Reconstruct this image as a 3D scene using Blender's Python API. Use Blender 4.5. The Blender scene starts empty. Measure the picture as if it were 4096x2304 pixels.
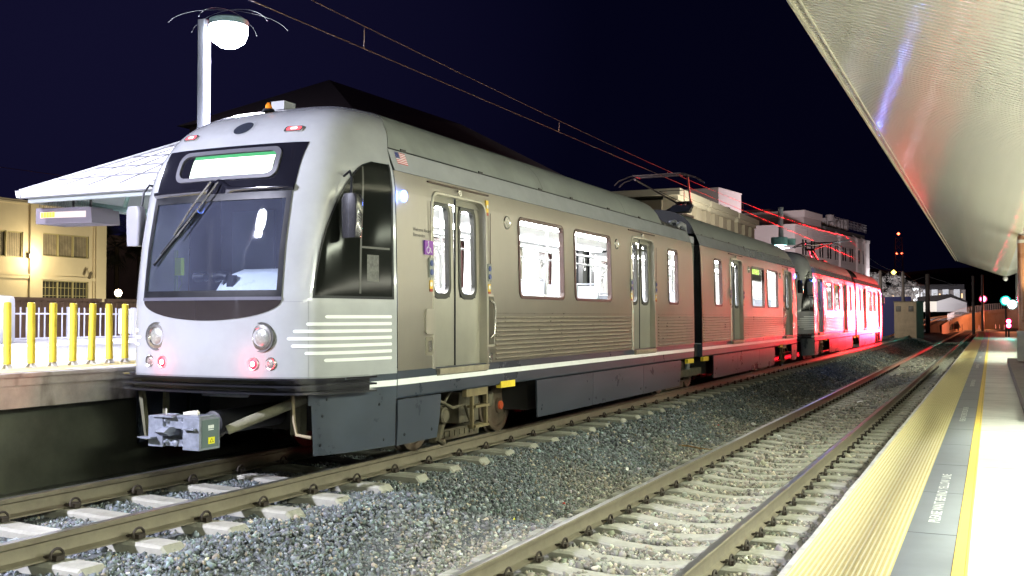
import bpy, bmesh, math, random
import numpy as np
from mathutils import Vector, Matrix
R = math.radians
random.seed(7); rng = np.random.default_rng(7)
sc = bpy.context.scene
COL = sc.collection

# ------------------------------------------------------------------ camera, world, exposure
cam_d = bpy.data.cameras.new('camera'); cam = bpy.data.objects.new('camera', cam_d); COL.objects.link(cam)
cam_d.sensor_width = 36.0; cam_d.lens = 36.0*4111.0/4096.0
cam_d.clip_start = 0.05; cam_d.clip_end = 9000
cam.location = (0, 0, 1.518)
cam.rotation_euler = (R(90)+math.atan(115/4111.0), 0, R(25.0))
sc.camera = cam

w = bpy.data.worlds.new('World'); sc.world = w; w.use_nodes = True
nt = w.node_tree; nt.nodes.clear()
o_ = nt.nodes.new('ShaderNodeOutputWorld'); bg = nt.nodes.new('ShaderNodeBackground')
tc = nt.nodes.new('ShaderNodeTexCoord'); dp = nt.nodes.new('ShaderNodeVectorMath'); dp.operation = 'DOT_PRODUCT'
dp.inputs[1].default_value = Vector((-0.74, 0.62, 0.26)).normalized()
rp = nt.nodes.new('ShaderNodeValToRGB')
rp.color_ramp.elements[0].position = 0.45; rp.color_ramp.elements[0].color = (0.0006, 0.0005, 0.0030, 1)
rp.color_ramp.elements[1].position = 1.0; rp.color_ramp.elements[1].color = (0.0055, 0.0050, 0.022, 1)
e_ = rp.color_ramp.elements.new(0.88); e_.color = (0.0012, 0.0012, 0.0075, 1)
nt.links.new(tc.outputs['Generated'], dp.inputs[0]); nt.links.new(dp.outputs['Value'], rp.inputs[0])
nt.links.new(rp.outputs[0], bg.inputs[0]); bg.inputs[1].default_value = 1.0
nt.links.new(bg.outputs[0], o_.inputs[0])

sc.view_settings.view_transform = 'Standard'; sc.view_settings.look = 'None'
sc.view_settings.gamma = 1; sc.view_settings.exposure = 0.0
sc.render.engine = 'CYCLES'
sc.cycles.use_denoising = True
try: sc.cycles.denoiser = 'OPENIMAGEDENOISE'
except Exception: pass
sc.cycles.max_bounces = 7; sc.cycles.diffuse_bounces = 3; sc.cycles.glossy_bounces = 4
sc.cycles.transparent_max_bounces = 14; sc.cycles.sample_clamp_indirect = 6.0
sc.cycles.caustics_reflective = False; sc.cycles.caustics_refractive = False

def lamp(name, kind, loc, power, color=(1,1,1), size=0.2, aim=None, sizey=None, spot=None, blend=0.5):
    d = bpy.data.lights.new(name, kind); d.energy = power; d.color = color
    if kind == 'AREA':
        d.size = size
        if sizey: d.shape = 'RECTANGLE'; d.size_y = sizey
    else: d.shadow_soft_size = size
    if kind == 'SPOT': d.spot_size = R(spot or 90); d.spot_blend = blend
    o = bpy.data.objects.new(name, d); COL.objects.link(o); o.location = loc
    if aim is not None:
        dv = (Vector(aim)-Vector(loc)).normalized()
        if sizey:   # long side of the tube runs along the platform
            z_ = -dv; x_ = Vector((0,1,0)).cross(z_).normalized(); y_ = z_.cross(x_)
            o.rotation_euler = Matrix((x_, y_, z_)).transposed().to_euler()
        else: o.rotation_euler = dv.to_track_quat('-Z', 'Y').to_euler()
    return o

COOL = (0.80, 0.81, 1.0); GREENISH = (0.93, 1.0, 0.78); WARM = (1.0, 0.62, 0.26)
# ------------------------------------------------------------------ generic helpers
def tag(o, label=None, cat=None, group=None, kind=None):
    if label: o['label'] = label
    if cat: o['category'] = cat
    if group: o['group'] = group
    if kind: o['kind'] = kind
    return o

def empty(name, loc=(0,0,0), rz=0):
    o = bpy.data.objects.new(name, None); COL.objects.link(o); o.location = loc; o.rotation_euler = (0,0,rz); return o

class MB:
    def __init__(s): s.v = []; s.f = []; s.m = []
    def add(s, vs, fs, mi=0):
        b = len(s.v); s.v += [tuple(p) for p in vs]
        for f in fs: s.f.append(tuple(b+i for i in f)); s.m.append(mi)
        return s
    def box(s, x0, x1, y0, y1, z0, z1, mi=0):
        return s.add([(x0,y0,z0),(x1,y0,z0),(x1,y1,z0),(x0,y1,z0),(x0,y0,z1),(x1,y0,z1),(x1,y1,z1),(x0,y1,z1)],
                     [(0,3,2,1),(4,5,6,7),(0,1,5,4),(1,2,6,5),(2,3,7,6),(3,0,4,7)], mi)
    def prism(s, poly, a, b, axis='y', mi=0):
        # poly: 2D points in the plane normal to axis; a,b: extents along axis
        n = len(poly)
        def P(p, t):
            return {'x': (t,p[0],p[1]), 'y': (p[0],t,p[1]), 'z': (p[0],p[1],t)}[axis]
        vs = [P(p,a) for p in poly]+[P(p,b) for p in poly]
        return s.add(vs, [tuple(range(n))[::-1], tuple(range(n,2*n))]+[(i,(i+1)%n,n+(i+1)%n,n+i) for i in range(n)], mi)
    def grid(s, rows, mi=0, close=False):
        nr, nc = len(rows), len(rows[0]); b = len(s.v)
        for r in rows: s.v += [tuple(p) for p in r]
        for i in range(nr-1):
            for j in range(nc if close else nc-1):
                j2 = (j+1) % nc
                s.f.append((b+i*nc+j, b+i*nc+j2, b+(i+1)*nc+j2, b+(i+1)*nc+j)); s.m.append(mi)
        return s
    def tube(s, pts, r, n=8, mi=0, cap=True):
        pts = [Vector(p) for p in pts]; rows = []
        rr = r if isinstance(r, (list, tuple)) else [r]*len(pts)
        up = None
        for i, p in enumerate(pts):
            d = (pts[min(i+1,len(pts)-1)]-pts[max(i-1,0)]).normalized()
            if up is None: up = Vector((0,0,1)) if abs(d.z) < .9 else Vector((1,0,0))
            a = d.cross(up)
            if a.length < 1e-4: a = d.orthogonal()
            a.normalize(); b = a.cross(d); up = b
            rows.append([p+(a*math.cos(2*math.pi*k/n)+b*math.sin(2*math.pi*k/n))*rr[i] for k in range(n)])
        b0 = len(s.v); s.grid(rows, mi, close=True)
        if cap:
            s.f.append(tuple(b0+k for k in range(n))); s.m.append(mi)
            e = b0+(len(rows)-1)*n; s.f.append(tuple(e+k for k in range(n))[::-1]); s.m.append(mi)
        return s
    def lathe(s, prof, c, axis='z', n=24, mi=0):
        rows = []
        for r_, h in prof:
            row = []
            for k in range(n):
                a = 2*math.pi*k/n; u, v = r_*math.cos(a), r_*math.sin(a)
                row.append({'z': (c[0]+u,c[1]+v,c[2]+h), 'x': (c[0]+h,c[1]+u,c[2]+v), 'y': (c[0]+u,c[1]+h,c[2]+v)}[axis])
            rows.append(row)
        return s.grid(rows, mi, close=True)
    def build(s, name, mat=None, parent=None, smooth=False, auto=None, fix=True):
        me = bpy.data.meshes.new(name); me.from_pydata(s.v, [], s.f)
        mats = mat if isinstance(mat, (list, tuple)) else [mat]
        for m_ in mats:
            if m_: me.materials.append(m_)
        if any(s.m): me.polygons.foreach_set('material_index', s.m)
        if fix:
            bm = bmesh.new(); bm.from_mesh(me); bmesh.ops.remove_doubles(bm, verts=bm.verts, dist=1e-5)
            bmesh.ops.recalc_face_normals(bm, faces=bm.faces)
            if auto:
                for f in bm.faces: f.smooth = True
                for e in bm.edges:
                    if len(e.link_faces) == 2 and e.calc_face_angle(0) > R(auto): e.smooth = False
            bm.to_mesh(me); bm.free()
        if smooth and not auto: me.polygons.foreach_set('use_smooth', [True]*len(me.polygons))
        me.update()
        o = bpy.data.objects.new(name, me); COL.objects.link(o)
        if parent: o.parent = parent
        return o

def rrect(a0, a1, b0, b1, r, n=5):
    out = []
    for cx, cy, s0 in ((a1-r,b1-r,0),(a0+r,b1-r,90),(a0+r,b0+r,180),(a1-r,b0+r,270)):
        for k in range(n+1):
            t = R(s0+90*k/n); out.append((cx+r*math.cos(t), cy+r*math.sin(t)))
    return out

def copy_tree(o, parent=None):
    c = o.copy(); COL.objects.link(c); c.parent = parent
    for ch in list(o.children): copy_tree(ch, c)
    return c

# ------------------------------------------------------------------ materials
MATS = {}
def mat(name, col, rough=0.6, metal=0.0, noise=0.0, nscale=8.0, col2=None, bump=0.0, bscale=None, emit=None, estr=0.0, coat=0.0,
        stretch=None, spec=None, streak=None, aniso=0.0, obj_coord=True):
    if name in MATS: return MATS[name]
    m = bpy.data.materials.new(name); m.use_nodes = True; MATS[name] = m
    n = m.node_tree.nodes; l = m.node_tree.links; p = n['Principled BSDF']
    p.inputs['Base Color'].default_value = (*col, 1); p.inputs['Roughness'].default_value = rough; p.inputs['Metallic'].default_value = metal
    if coat: p.inputs['Coat Weight'].default_value = coat; p.inputs['Coat Roughness'].default_value = 0.3 if name == 'navy_paint' else 0.06
    if spec is not None: p.inputs['Specular IOR Level'].default_value = spec
    if aniso:   # brushed along the train: highlights smear up and down
        p.inputs['Anisotropic'].default_value = aniso; cx_ = n.new('ShaderNodeCombineXYZ'); cx_.inputs[2].default_value = 1.0; l.new(cx_.outputs[0], p.inputs['Tangent'])
    if emit: p.inputs['Emission Color'].default_value = (*emit, 1); p.inputs['Emission Strength'].default_value = estr
    if noise or bump or col2 or streak:
        t = n.new('ShaderNodeTexCoord'); mp = n.new('ShaderNodeMapping')
        if stretch: mp.inputs['Scale'].default_value = stretch
        l.new(t.outputs['Object'], mp.inputs[0])
    if noise or col2:
        nz = n.new('ShaderNodeTexNoise'); nz.inputs['Scale'].default_value = nscale; nz.inputs['Detail'].default_value = 7; nz.inputs['Roughness'].default_value = .65
        l.new(mp.outputs[0], nz.inputs['Vector'])
        cr_ = n.new('ShaderNodeValToRGB'); c2 = col2 or tuple(c*(1-noise) for c in col); c1 = col if col2 else tuple(min(1,c*(1+noise*.6)) for c in col)
        cr_.color_ramp.elements[0].position = .34; cr_.color_ramp.elements[0].color = (*c2, 1)
        cr_.color_ramp.elements[1].position = .66; cr_.color_ramp.elements[1].color = (*c1, 1)
        l.new(nz.outputs['Fac'], cr_.inputs[0]); last = cr_.outputs[0]
        if streak:
            mp2 = n.new('ShaderNodeMapping'); mp2.inputs['Scale'].default_value = streak[0]; l.new(t.outputs['Object'], mp2.inputs[0])
            n2 = n.new('ShaderNodeTexNoise'); n2.inputs['Scale'].default_value = 1.0; n2.inputs['Detail'].default_value = 6; l.new(mp2.outputs[0], n2.inputs['Vector'])
            c3 = n.new('ShaderNodeValToRGB'); c3.color_ramp.elements[0].position = streak[2]; c3.color_ramp.elements[1].position = streak[2]+.18
            l.new(n2.outputs['Fac'], c3.inputs[0]); mx = n.new('ShaderNodeMixRGB'); mx.inputs[2].default_value = (*streak[1], 1)
            l.new(c3.outputs[0], mx.inputs[0]); l.new(last, mx.inputs[1]); last = mx.outputs[0]
        l.new(last, p.inputs['Base Color'])
        mr = n.new('ShaderNodeMapRange'); mr.inputs['To Min'].default_value = max(0, rough-.12); mr.inputs['To Max'].default_value = min(1, rough+.12)
        l.new(nz.outputs['Fac'], mr.inputs[0]); l.new(mr.outputs[0], p.inputs['Roughness'])
    if bump:
        nb = n.new('ShaderNodeTexNoise'); nb.inputs['Scale'].default_value = bscale or nscale*3; nb.inputs['Detail'].default_value = 5; l.new(mp.outputs[0], nb.inputs['Vector'])
        bp = n.new('ShaderNodeBump'); bp.inputs['Strength'].default_value = 1.0; bp.inputs['Distance'].default_value = bump
        l.new(nb.outputs['Fac'], bp.inputs['Height']); l.new(bp.outputs[0], p.inputs['Normal'])
    return m

def thin_glass(name, tint=(1,1,1), ior=1.5, rough=0.0, extra=0.0):
    m = bpy.data.materials.new(name); m.use_nodes = True; n = m.node_tree.nodes; l = m.node_tree.links; n.clear()
    o = n.new('ShaderNodeOutputMaterial'); mx = n.new('ShaderNodeMixShader'); fr = n.new('ShaderNodeLayerWeight'); pw_ = n.new('ShaderNodeMath'); pw_.operation = 'POWER'; pw_.inputs[1].default_value = 5; ml_ = n.new('ShaderNodeMath'); ml_.operation = 'MULTIPLY_ADD'; ml_.inputs[1].default_value = .96; ml_.inputs[2].default_value = .04
    t = n.new('ShaderNodeBsdfTransparent'); t.inputs[0].default_value = (*tint, 1); g = n.new('ShaderNodeBsdfGlossy'); g.inputs['Roughness'].default_value = rough
    ad = n.new('ShaderNodeMath'); ad.operation = 'ADD'; ad.use_clamp = True; ad.inputs[1].default_value = extra
    l.new(fr.outputs['Facing'], pw_.inputs[0]); l.new(pw_.outputs[0], ml_.inputs[0]); l.new(ml_.outputs[0], ad.inputs[0]); l.new(ad.outputs[0], mx.inputs[0]); l.new(t.outputs[0], mx.inputs[1]); l.new(g.outputs[0], mx.inputs[2]); l.new(mx.outputs[0], o.inputs[0])
    return m

def emis(name, col, s):
    if name in MATS: return MATS[name]
    m = bpy.data.materials.new(name); m.use_nodes = True; n = m.node_tree.nodes; p = n['Principled BSDF']
    p.inputs['Base Color'].default_value = (*[c*.5 for c in col], 1)
    p.inputs['Emission Color'].default_value = (*col, 1); p.inputs['Emission Strength'].default_value = s; MATS[name] = m; return m

STEEL = mat('stainless', (.66,.62,.55), .33, .95, aniso=.88, noise=.06, nscale=1.3, bump=.0013, bscale=2.0, stretch=(1,1.0,.6))
STEEL2 = mat('stainless_door', (.50,.48,.41), .36, .8, noise=.10, nscale=1.6, bump=.0010, bscale=2.5)
RIBST = mat('stainless_rib', (.55,.50,.43), .31, .9, aniso=.7, noise=.2, nscale=5, bump=.002, bscale=9)
PAINT = mat('grey_paint', (.38,.39,.40), .20, 0, noise=.07, nscale=2.5, coat=.7, bump=.0012, bscale=1.6)
ROOFP = mat('roof_paint', (.23,.245,.23), .42, 0, noise=.16, nscale=3.0, bump=.0006)
NAVY = mat('navy_paint', (.040,.050,.068), .30, 0, noise=.2, nscale=1.4, coat=.12, bump=.003, bscale=1.3, spec=.3)
BLACK = mat('black_trim', (.010,.011,.014), .38, 0, noise=.3, nscale=9, spec=.2)
RUBBER = mat('rubber', (.018,.018,.018), .55, 0, noise=.3, nscale=6, bump=.001)
GLOSSB = mat('gloss_black', (.010,.010,.016), .08, 0, noise=.2, nscale=2, coat=.7)
WHITES = mat('white_decal', (.80,.82,.82), .4, noise=.05)
FRAME = mat('window_rubber', (.055,.022,.018), .4, noise=.2)
DOORRB = mat('door_rubber', (.022,.022,.018), .4, noise=.2)
UNDER = mat('underframe_grime', (.10,.085,.055), .7, .2, noise=.5, nscale=7, bump=.006, bscale=30)
UNDERD = mat('underframe_dark', (.02,.019,.017), .8, 0, noise=.4)
WHEELM = mat('wheel_steel', (.16,.12,.085), .5, .5, noise=.4, nscale=6, bump=.002)
GREYM = mat('coupler_grey', (.24,.26,.31), .45, .2, noise=.35, nscale=9, bump=.002)
ORANGE = mat('orange_cap', (.55,.09,.03), .6, noise=.2)
YELLOW = mat('safety_yellow', (.72,.55,.04), .55, noise=.2, nscale=9, bump=.001)
BRIGHTM = mat('bright_metal', (.62,.60,.56), .22, .9, noise=.1)
INT_W = mat('interior_white', (.82,.83,.83), .5)
INT_F = mat('interior_floor', (.35,.36,.38), .6, noise=.1)
INT_S = mat('interior_seat', (.45,.48,.55), .7, noise=.2)
GLASS = thin_glass('window_glass', extra=.03); WSGLASS = thin_glass('windshield_glass', (.80,.86,.92), 1.5, .02, .02)
def haze_film(m, col, fac, trans=False):
    n = m.node_tree.nodes; l = m.node_tree.links; o = [q for q in n if q.type == 'OUTPUT_MATERIAL'][0]; src = o.inputs[0].links[0].from_socket
    d = n.new('ShaderNodeBsdfTranslucent' if trans else 'ShaderNodeBsdfDiffuse'); d.inputs[0].default_value = (*col,1); mx = n.new('ShaderNodeMixShader')
    nz = n.new('ShaderNodeTexNoise'); nz.inputs['Scale'].default_value = 2.2; nz.inputs['Detail'].default_value = 4; t = n.new('ShaderNodeTexCoord'); mr = n.new('ShaderNodeMapRange'); mr.inputs['To Min'].default_value = fac*.35; mr.inputs['To Max'].default_value = fac*1.65
    l.new(t.outputs['Object'], nz.inputs['Vector']); l.new(nz.outputs['Fac'], mr.inputs[0]); l.new(mr.outputs[0], mx.inputs[0]); l.new(src, mx.inputs[1]); l.new(d.outputs[0], mx.inputs[2]); l.new(mx.outputs[0], o.inputs[0])
haze_film(WSGLASS, (.55,.62,.95), .065)  # bluish reflected haze put into the windshield colour
GLASSF = thin_glass('whitened_glass', extra=.05); haze_film(GLASSF, (.8,.8,.78), .30)  # pale film painted in so the far panes read as brightly lit
RAILM = mat('rail_steel', (.20,.175,.125), .6, .3, noise=.3, nscale=5, col2=(.145,.125,.09), bump=.001, bscale=40)
RAILTOP = mat('rail_top', (.40,.40,.39), .34, .95)
CONC = mat('sleeper_concrete', (.33,.32,.27), .85, noise=.22, nscale=6, bump=.004, bscale=60)
CLIPM = mat('clip_iron', (.045,.035,.028), .6, .4, noise=.4)

# ------------------------------------------------------------------ track paths
T1 = [(-40,-6.755,0),(0,-6.755,0),(60,-6.755,0),(80,-6.77,0),(94,-7.0,.02),(112,-7.6,.25),(132,-7.9,.72),(160,-7.0,1.45),(190,-4.2,1.95),(225,1.2,2.35),(262,9,2.8)]
T2 = [(-40,-2.885,-.4),(0,-2.885,-.4),(100,-2.885,-.4),(140,-2.87,-.4),(162,-2.55,-.4),(178,-1.1,-.4),(189,1.5,-.4),(197,5,-.4),(203,10,-.4),(207,17,-.4)]
def sample(path, step_near=1.2):
    P = [Vector((p[1],p[0],p[2])) for p in path]; out = []
    for i in range(len(P)-1):
        a, b, c, d = P[max(i-1,0)], P[i], P[i+1], P[min(i+2,len(P)-1)]
        n = 2 if P[i+1].y <= 0 else (6 if i == 1 else 12)
        for k in range(n):
            t = k/n
            out.append(.5*((2*b)+(-a+c)*t+(2*a-5*b+4*c-d)*t*t+(-a+3*b-3*c+d)*t**3))
    out.append(P[-1]); return out
S1, S2 = sample(T1), sample(T2)
def offset(pts, dx, dz):
    out = []
    for i, p in enumerate(pts):
        d = pts[min(i+1,len(pts)-1)]-pts[max(i-1,0)]; d.z = 0; d.normalize()
        out.append(p+Vector((d.y,-d.x,0))*dx+Vector((0,0,dz)))
    return out
def sweep(mb, pts, prof, mi=0, closed=True):
    rows = []
    for i, p in enumerate(pts):
        d = pts[min(i+1,len(pts)-1)]-pts[max(i-1,0)]; d.z = 0; d.normalize(); nn = Vector((d.y,-d.x,0))
        rows.append([p+nn*u+Vector((0,0,v)) for u, v in prof])
    b = len(mb.v); mb.grid(rows, mi, close=closed); return mb
RP = [(-.07,-.172),(-.07,-.160),(-.018,-.140),(-.009,-.12),(-.009,-.055),(-.035,-.040),(-.037,-.010),(-.030,-.002),(-.015,0)]
RPROF = RP+[(-x,z) for x, z in RP[::-1]]
def make_rail(pts, dx, label, grp):
    m = MB(); sweep(m, offset(pts, dx, 0), RPROF)
    # running surface gets the polished material
    n = len(RPROF)
    for k in range(len(m.f)):
        if k % n in (7, 8, 9): m.m[k] = 1
    o = m.build('rail', [RAILM, RAILTOP], auto=40); tag(o, label, 'rail', grp); return o
make_rail(S1, -.745, 'far steel rail under the parked train, behind its wheels on the left platform side', 'running rails')
make_rail(S1, .745, 'steel rail the visible wheels of the parked train stand on', 'running rails')
make_rail(S2, -.755, 'steel rail of the empty track on the side towards the train', 'running rails')
make_rail(S2, .755, 'steel rail of the empty track closest to the yellow platform edge', 'running rails')

# ------------------------------------------------------------------ sleepers with clips
def sleeper_mesh(L, dip, wid=.235):
    m = MB(); xs = [-L, -L+.05, -.95, -.55, -.30, 0, .30, .55, .95, L-.05, L]
    zt = [-.05, 0, .004, -.004, -dip*.75, -dip, -dip*.75, -.004, .004, 0, -.05]
    h = wid/2; rows = []
    for x, z in zip(xs, zt):
        rows.append([(x,-h,-.22),(x,-h+.0,z-.02),(x,-h+.022,z),(x,h-.022,z),(x,h,z-.02),(x,h,-.22)])
    m.grid(rows)
    m.add(rows[0], [(0,1,2,3,4,5)]); m.add(rows[-1], [(5,4,3,2,1,0)])
    return m
def clip_mesh():
    m = MB()
    # pandrol style spring clip: curved bar from shoulder over the rail foot
    pts = []
    for k in range(9):
        a = R(-20+k*27.5); pts.append((.035+.0*k, .055*math.cos(a)-.01, .03+.05*math.sin(a)))
    m.tube(pts, .0105, 6)
    m.tube([(-.045,-.05,.018),(.0,-.055,.03),(.035,.045-.01,.030)], .011, 6)
    m.box(.015,.060,-.035,.035,-.004,.032)
    m.tube([(.04,.045,.02),(-.03,.06,.015)], .010, 6)
    return m
def place_sleepers(path_c, z_top, L, dip, y0, step, n, hw, label, grp, clipsides, nclip):
    base = sleeper_mesh(L, dip).build('sleeper', CONC, auto=22)
    clipme = clip_mesh().build('rail_clip', CLIPM, auto=40)
    first = True
    for i in range(n):
        y = y0+i*step
        o = base if first else base.copy()
        if not first: COL.objects.link(o)
        o.location = (path_c+random.uniform(-.006,.006), y+random.uniform(-.008,.008), z_top+random.uniform(-.004,.002)); o.rotation_euler = (0,random.uniform(-.003,.003),random.uniform(-.006,.006))
        tag(o, label, 'sleeper', grp)
        if i < nclip:
            for sx, side in clipsides:
                c = clipme if first else clipme.copy()
                if not first: COL.objects.link(c)
                first = False
                c.parent = o; c.location = (sx*hw+side*.085, 0, .012); c.rotation_euler = (0,0,0 if side > 0 else math.pi)
            first = False
        first = False
place_sleepers(-6.755, -.178, 1.235, .02, 3.71, .741, 104, .745, 'pale concrete sleeper under the track the train stands on', 'sleepers under the train track', [(1,1),(-1,1),(1,-1)], 46)
place_sleepers(-2.885, -.578, 1.27, .055, 4.49, .602, 150, .755, 'pale concrete sleeper with dished middle under the empty track', 'sleepers under the empty track', [(-1,1),(1,1)], 70)

# ------------------------------------------------------------------ ballast, ground, platforms
HX = [(-9.6,-.42),(-8.4,-.34),(-8.0,-.245),(-5.52,-.245),(-5.30,-.27),(-4.75,-.47),(-4.45,-.60),(-4.15,-.635),(-3.9,-.625),(-2.9,-.645),(-1.9,-.63),(-1.2,-.64)]
def hx(x): return np.interp(x, [p[0] for p in HX], [p[1] for p in HX])
GRAVEL = mat('ballast_ground', (.10,.11,.115), .95, noise=.6, nscale=26, col2=(.055,.06,.066), bump=.03, bscale=38)
GRAV2 = mat('ballast_dusty', (.17,.16,.13), .95, noise=.6, nscale=26, col2=(.04,.039,.033), bump=.025, bscale=38)
m = MB(); xs = np.arange(-9.6,-1.19,.1); ys = [-3+1.2*k for k in range(108)]
m.grid([[(x,y,float(hx(x))-.012) for x in xs] for y in ys])
for k in range(len(m.f)):
    if xs[k % (len(xs)-1)] > -4.4: m.m[k] = 1
o = m.build('ballast_bed', [GRAVEL, GRAV2], smooth=True, fix=False); tag(o, kind='structure')
m = MB(); sweep(m, [p for p in S1 if p.y > 120], [(-3.2,-1.6),(-1.5,-.30),(1.3,-.30),(1.5,-1.9)], closed=False)
sweep(m, [p for p in S2 if p.y > 122], [(-2.0,-.30),(-1.5,-.22),(1.5,-.22),(2.0,-.30)], closed=False)
tag(m.build('ballast_ramp', mat('ramp_dark', (.03,.03,.03), .95, noise=.4)), kind='structure')
GROUND = mat('ground', (.05,.045,.04), .95, noise=.4, nscale=.6, bump=.02)
m = MB(); m.box(-900,700,-40,1290,-1.2,-.80)
tag(m.build('ground', GROUND), kind='structure')

# loose stones, one stuff object
def stones():
    t = (1+5**.5)/2
    iv = np.array([(-1,t,0),(1,t,0),(-1,-t,0),(1,-t,0),(0,-1,t),(0,1,t),(0,-1,-t),(0,1,-t),(t,0,-1),(t,0,1),(-t,0,-1),(-t,0,1)],float); iv /= np.linalg.norm(iv[0])
    iF = np.array([(0,11,5),(0,5,1),(0,1,7),(0,7,10),(0,10,11),(1,5,9),(5,11,4),(11,10,2),(10,7,6),(7,1,8),(3,9,4),(3,4,2),(3,2,6),(3,6,8),(3,8,9),(4,9,5),(2,4,11),(6,2,10),(8,6,7),(9,8,1)])
    oc = np.array([(1,0,0),(-1,0,0),(0,1,0),(0,-1,0),(0,0,1),(0,0,-1)],float)
    oF = np.array([(0,2,4),(2,1,4),(1,3,4),(3,0,4),(2,0,5),(1,2,5),(3,1,5),(0,3,5)])
    V, F, Cc = [], [], []; nb = 0
    def batch(tv, tF, N, yr, size, xr=(-9.3,-1.35)):
        nonlocal nb
        x = rng.uniform(*xr, N); y = yr[0]+(yr[1]-yr[0])*rng.random(N)
        # keep clear of rail foots
        keep = np.ones(N, bool)
        for rx in (-7.5,-6.01,-3.64,-2.13): keep &= np.abs(x-rx) > .085
        # keep most stones off the sleeper tops
        for cx, L, y0, st, w_, p_ in ((-6.755,1.2,3.71,.741,.15,.985),(-2.885,1.2,4.49,.602,.15,.955)):
            on = (np.abs(x-cx) < L) & (np.abs(((y-y0+st/2) % st)-st/2) < w_); keep &= ~(on & (rng.random(N) < p_))
        # dusty strip left of the empty track is lower and buries the sleeper ends
        x, y = x[keep], y[keep]; N = len(x)
        z = hx(x)+rng.uniform(-.012,.012,N)
        z += .02*np.sin(x*7+y*1.3)*np.sin(y*2.1+x)
        s = size*rng.lognormal(0,.28,N)
        s = np.where(rng.random(N) < .03, s*1.35, s); s = np.where(x > -4.1, s*1.32, s)
        k = len(tv); q = rng.normal(size=(N,4)); q /= np.linalg.norm(q,axis=1)[:,None]
        a,b,c,d = q.T
        M = np.stack([1-2*(c*c+d*d),2*(b*c-a*d),2*(b*d+a*c),2*(b*c+a*d),1-2*(b*b+d*d),2*(c*d-a*b),2*(b*d-a*c),2*(c*d+a*b),1-2*(b*b+c*c)],1).reshape(N,3,3)
        loc = tv[None]*(1+rng.uniform(-.42,.40,(N,k,1)))*np.stack([s*rng.uniform(.8,1.25,N), s*rng.uniform(.6,1.0,N), s*rng.uniform(.5,.85,N)],1)[:,None,:]
        P = np.einsum('nij,nkj->nki', M, loc)+np.stack([x,y,z],1)[:,None,:]
        V.append(P.reshape(-1,3)); F.append((tF[None]+(nb+np.arange(N)*k)[:,None,None]).reshape(-1,3)); nb += N*k
        # colour: blue grey on the raised track, dustier on the lower track
        mix = np.clip((x+4.9+.35*np.sin(y*1.7))/1.1,0,1)[:,None]
        blue = np.array([.135,.152,.158]); tan = np.array([.225,.215,.178])
        base = blue*(1-mix)+tan*mix
        v = rng.lognormal(0,.38,N)[:,None]
        warm = (rng.random(N) < .06+.14*mix[:,0])[:,None]
        colr = np.where(warm, np.array([.30,.26,.20])*v, base*v*(1+rng.uniform(-.09,.09,(N,3))))
        Cc.append(np.repeat(np.clip(colr,0.01,.6), len(tF), 0))
    batch(iv, iF, 105000, (3.4,14), .0175)
    batch(oc, oF, 60000, (3.4,12), .013)
    batch(iv, iF, 62000, (13,24), .022)
    batch(oc, oF, 60000, (22,46), .029)
    batch(oc, oF, 34000, (44,90), .040)
    V = np.concatenate(V); F = np.concatenate(F); Cc = np.concatenate(Cc)
    me = bpy.data.meshes.new('ballast_stones'); me.vertices.add(len(V)); me.vertices.foreach_set('co', V.astype(np.float32).ravel())
    me.loops.add(F.size); me.loops.foreach_set('vertex_index', F.astype(np.int32).ravel())
    me.polygons.add(len(F)); me.polygons.foreach_set('loop_start', np.arange(0,F.size,3,dtype=np.int32)); me.polygons.foreach_set('loop_total', np.full(len(F),3,dtype=np.int32))
    at = me.attributes.new('stone_col','FLOAT_COLOR','FACE'); at.data.foreach_set('color', np.concatenate([Cc,np.ones((len(Cc),1))],1).astype(np.float32).ravel())
    me.update(calc_edges=True)
    ms = bpy.data.materials.new('stone'); ms.use_nodes = True; n = ms.node_tree.nodes; p = n['Principled BSDF']; p.inputs['Roughness'].default_value = .78
    a_ = n.new('ShaderNodeAttribute'); a_.attribute_name = 'stone_col'; ms.node_tree.links.new(a_.outputs['Color'], p.inputs['Base Color'])
    me.materials.append(ms)
    o = bpy.data.objects.new('ballast_stones', me); COL.objects.link(o)
    tag(o, 'loose crushed blue grey stones between and around the tracks', 'gravel', kind='stuff')
stones()

# right platform
PZ = -.2
PCONC = mat('platform_concrete', (.56,.56,.53), .6, noise=.20, nscale=1.2, bump=.001)
PGREY = mat('platform_grey_band', (.20,.215,.235), .65, noise=.12, nscale=2.5, bump=.0008)
TACT = mat('tactile_yellow', (.74,.61,.24), .6, noise=.10, nscale=7, bump=.0006)
YLINE = mat('yellow_line', (.80,.58,.10), .6, noise=.12, nscale=5)
EDGEC = mat('platform_edge_concrete', (.60,.58,.54), .8, noise=.25, nscale=5, bump=.006, bscale=25)
pf = empty('station_platform', (0,0,PZ)); tag(pf, kind='structure')
m = MB(); m.box(-.165,9.5,-14,131,-.62,0); m.build('paving', PCONC, pf)
m = MB()
for k in range(70):
    y = -12+2.08*k; m.box(-.16,9.4,y,y+.010,0.0005,.0022)
m.build('paving_joint', mat('joint_grey', (.34,.34,.32), .8), pf)
m = MB(); m.box(-.63,-.262,-14,131,-.6,0.001); m.build('grey_band', PGREY, pf)
m = MB()
for k in range(66):
    y = -12+2.08*k+.02; m.box(-.628,-.264,y,y+.012,.0015,.003)
m.build('grey_band_joint', mat('joint_dark', (.10,.11,.12), .8), pf)
m = MB(); m.box(-.262,-.165,-14,131,-.6,.003); m.build('yellow_line', YLINE, pf)
m = MB(); m.box(-.268,-.262,-14,131,0,.0045); m.box(-.186,-.182,-14,131,.003,.0045); m.build('line_seam', mat('seam_brown', (.10,.07,.03), .8), pf)
m = MB(); nE = 260; rows = []
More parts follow.
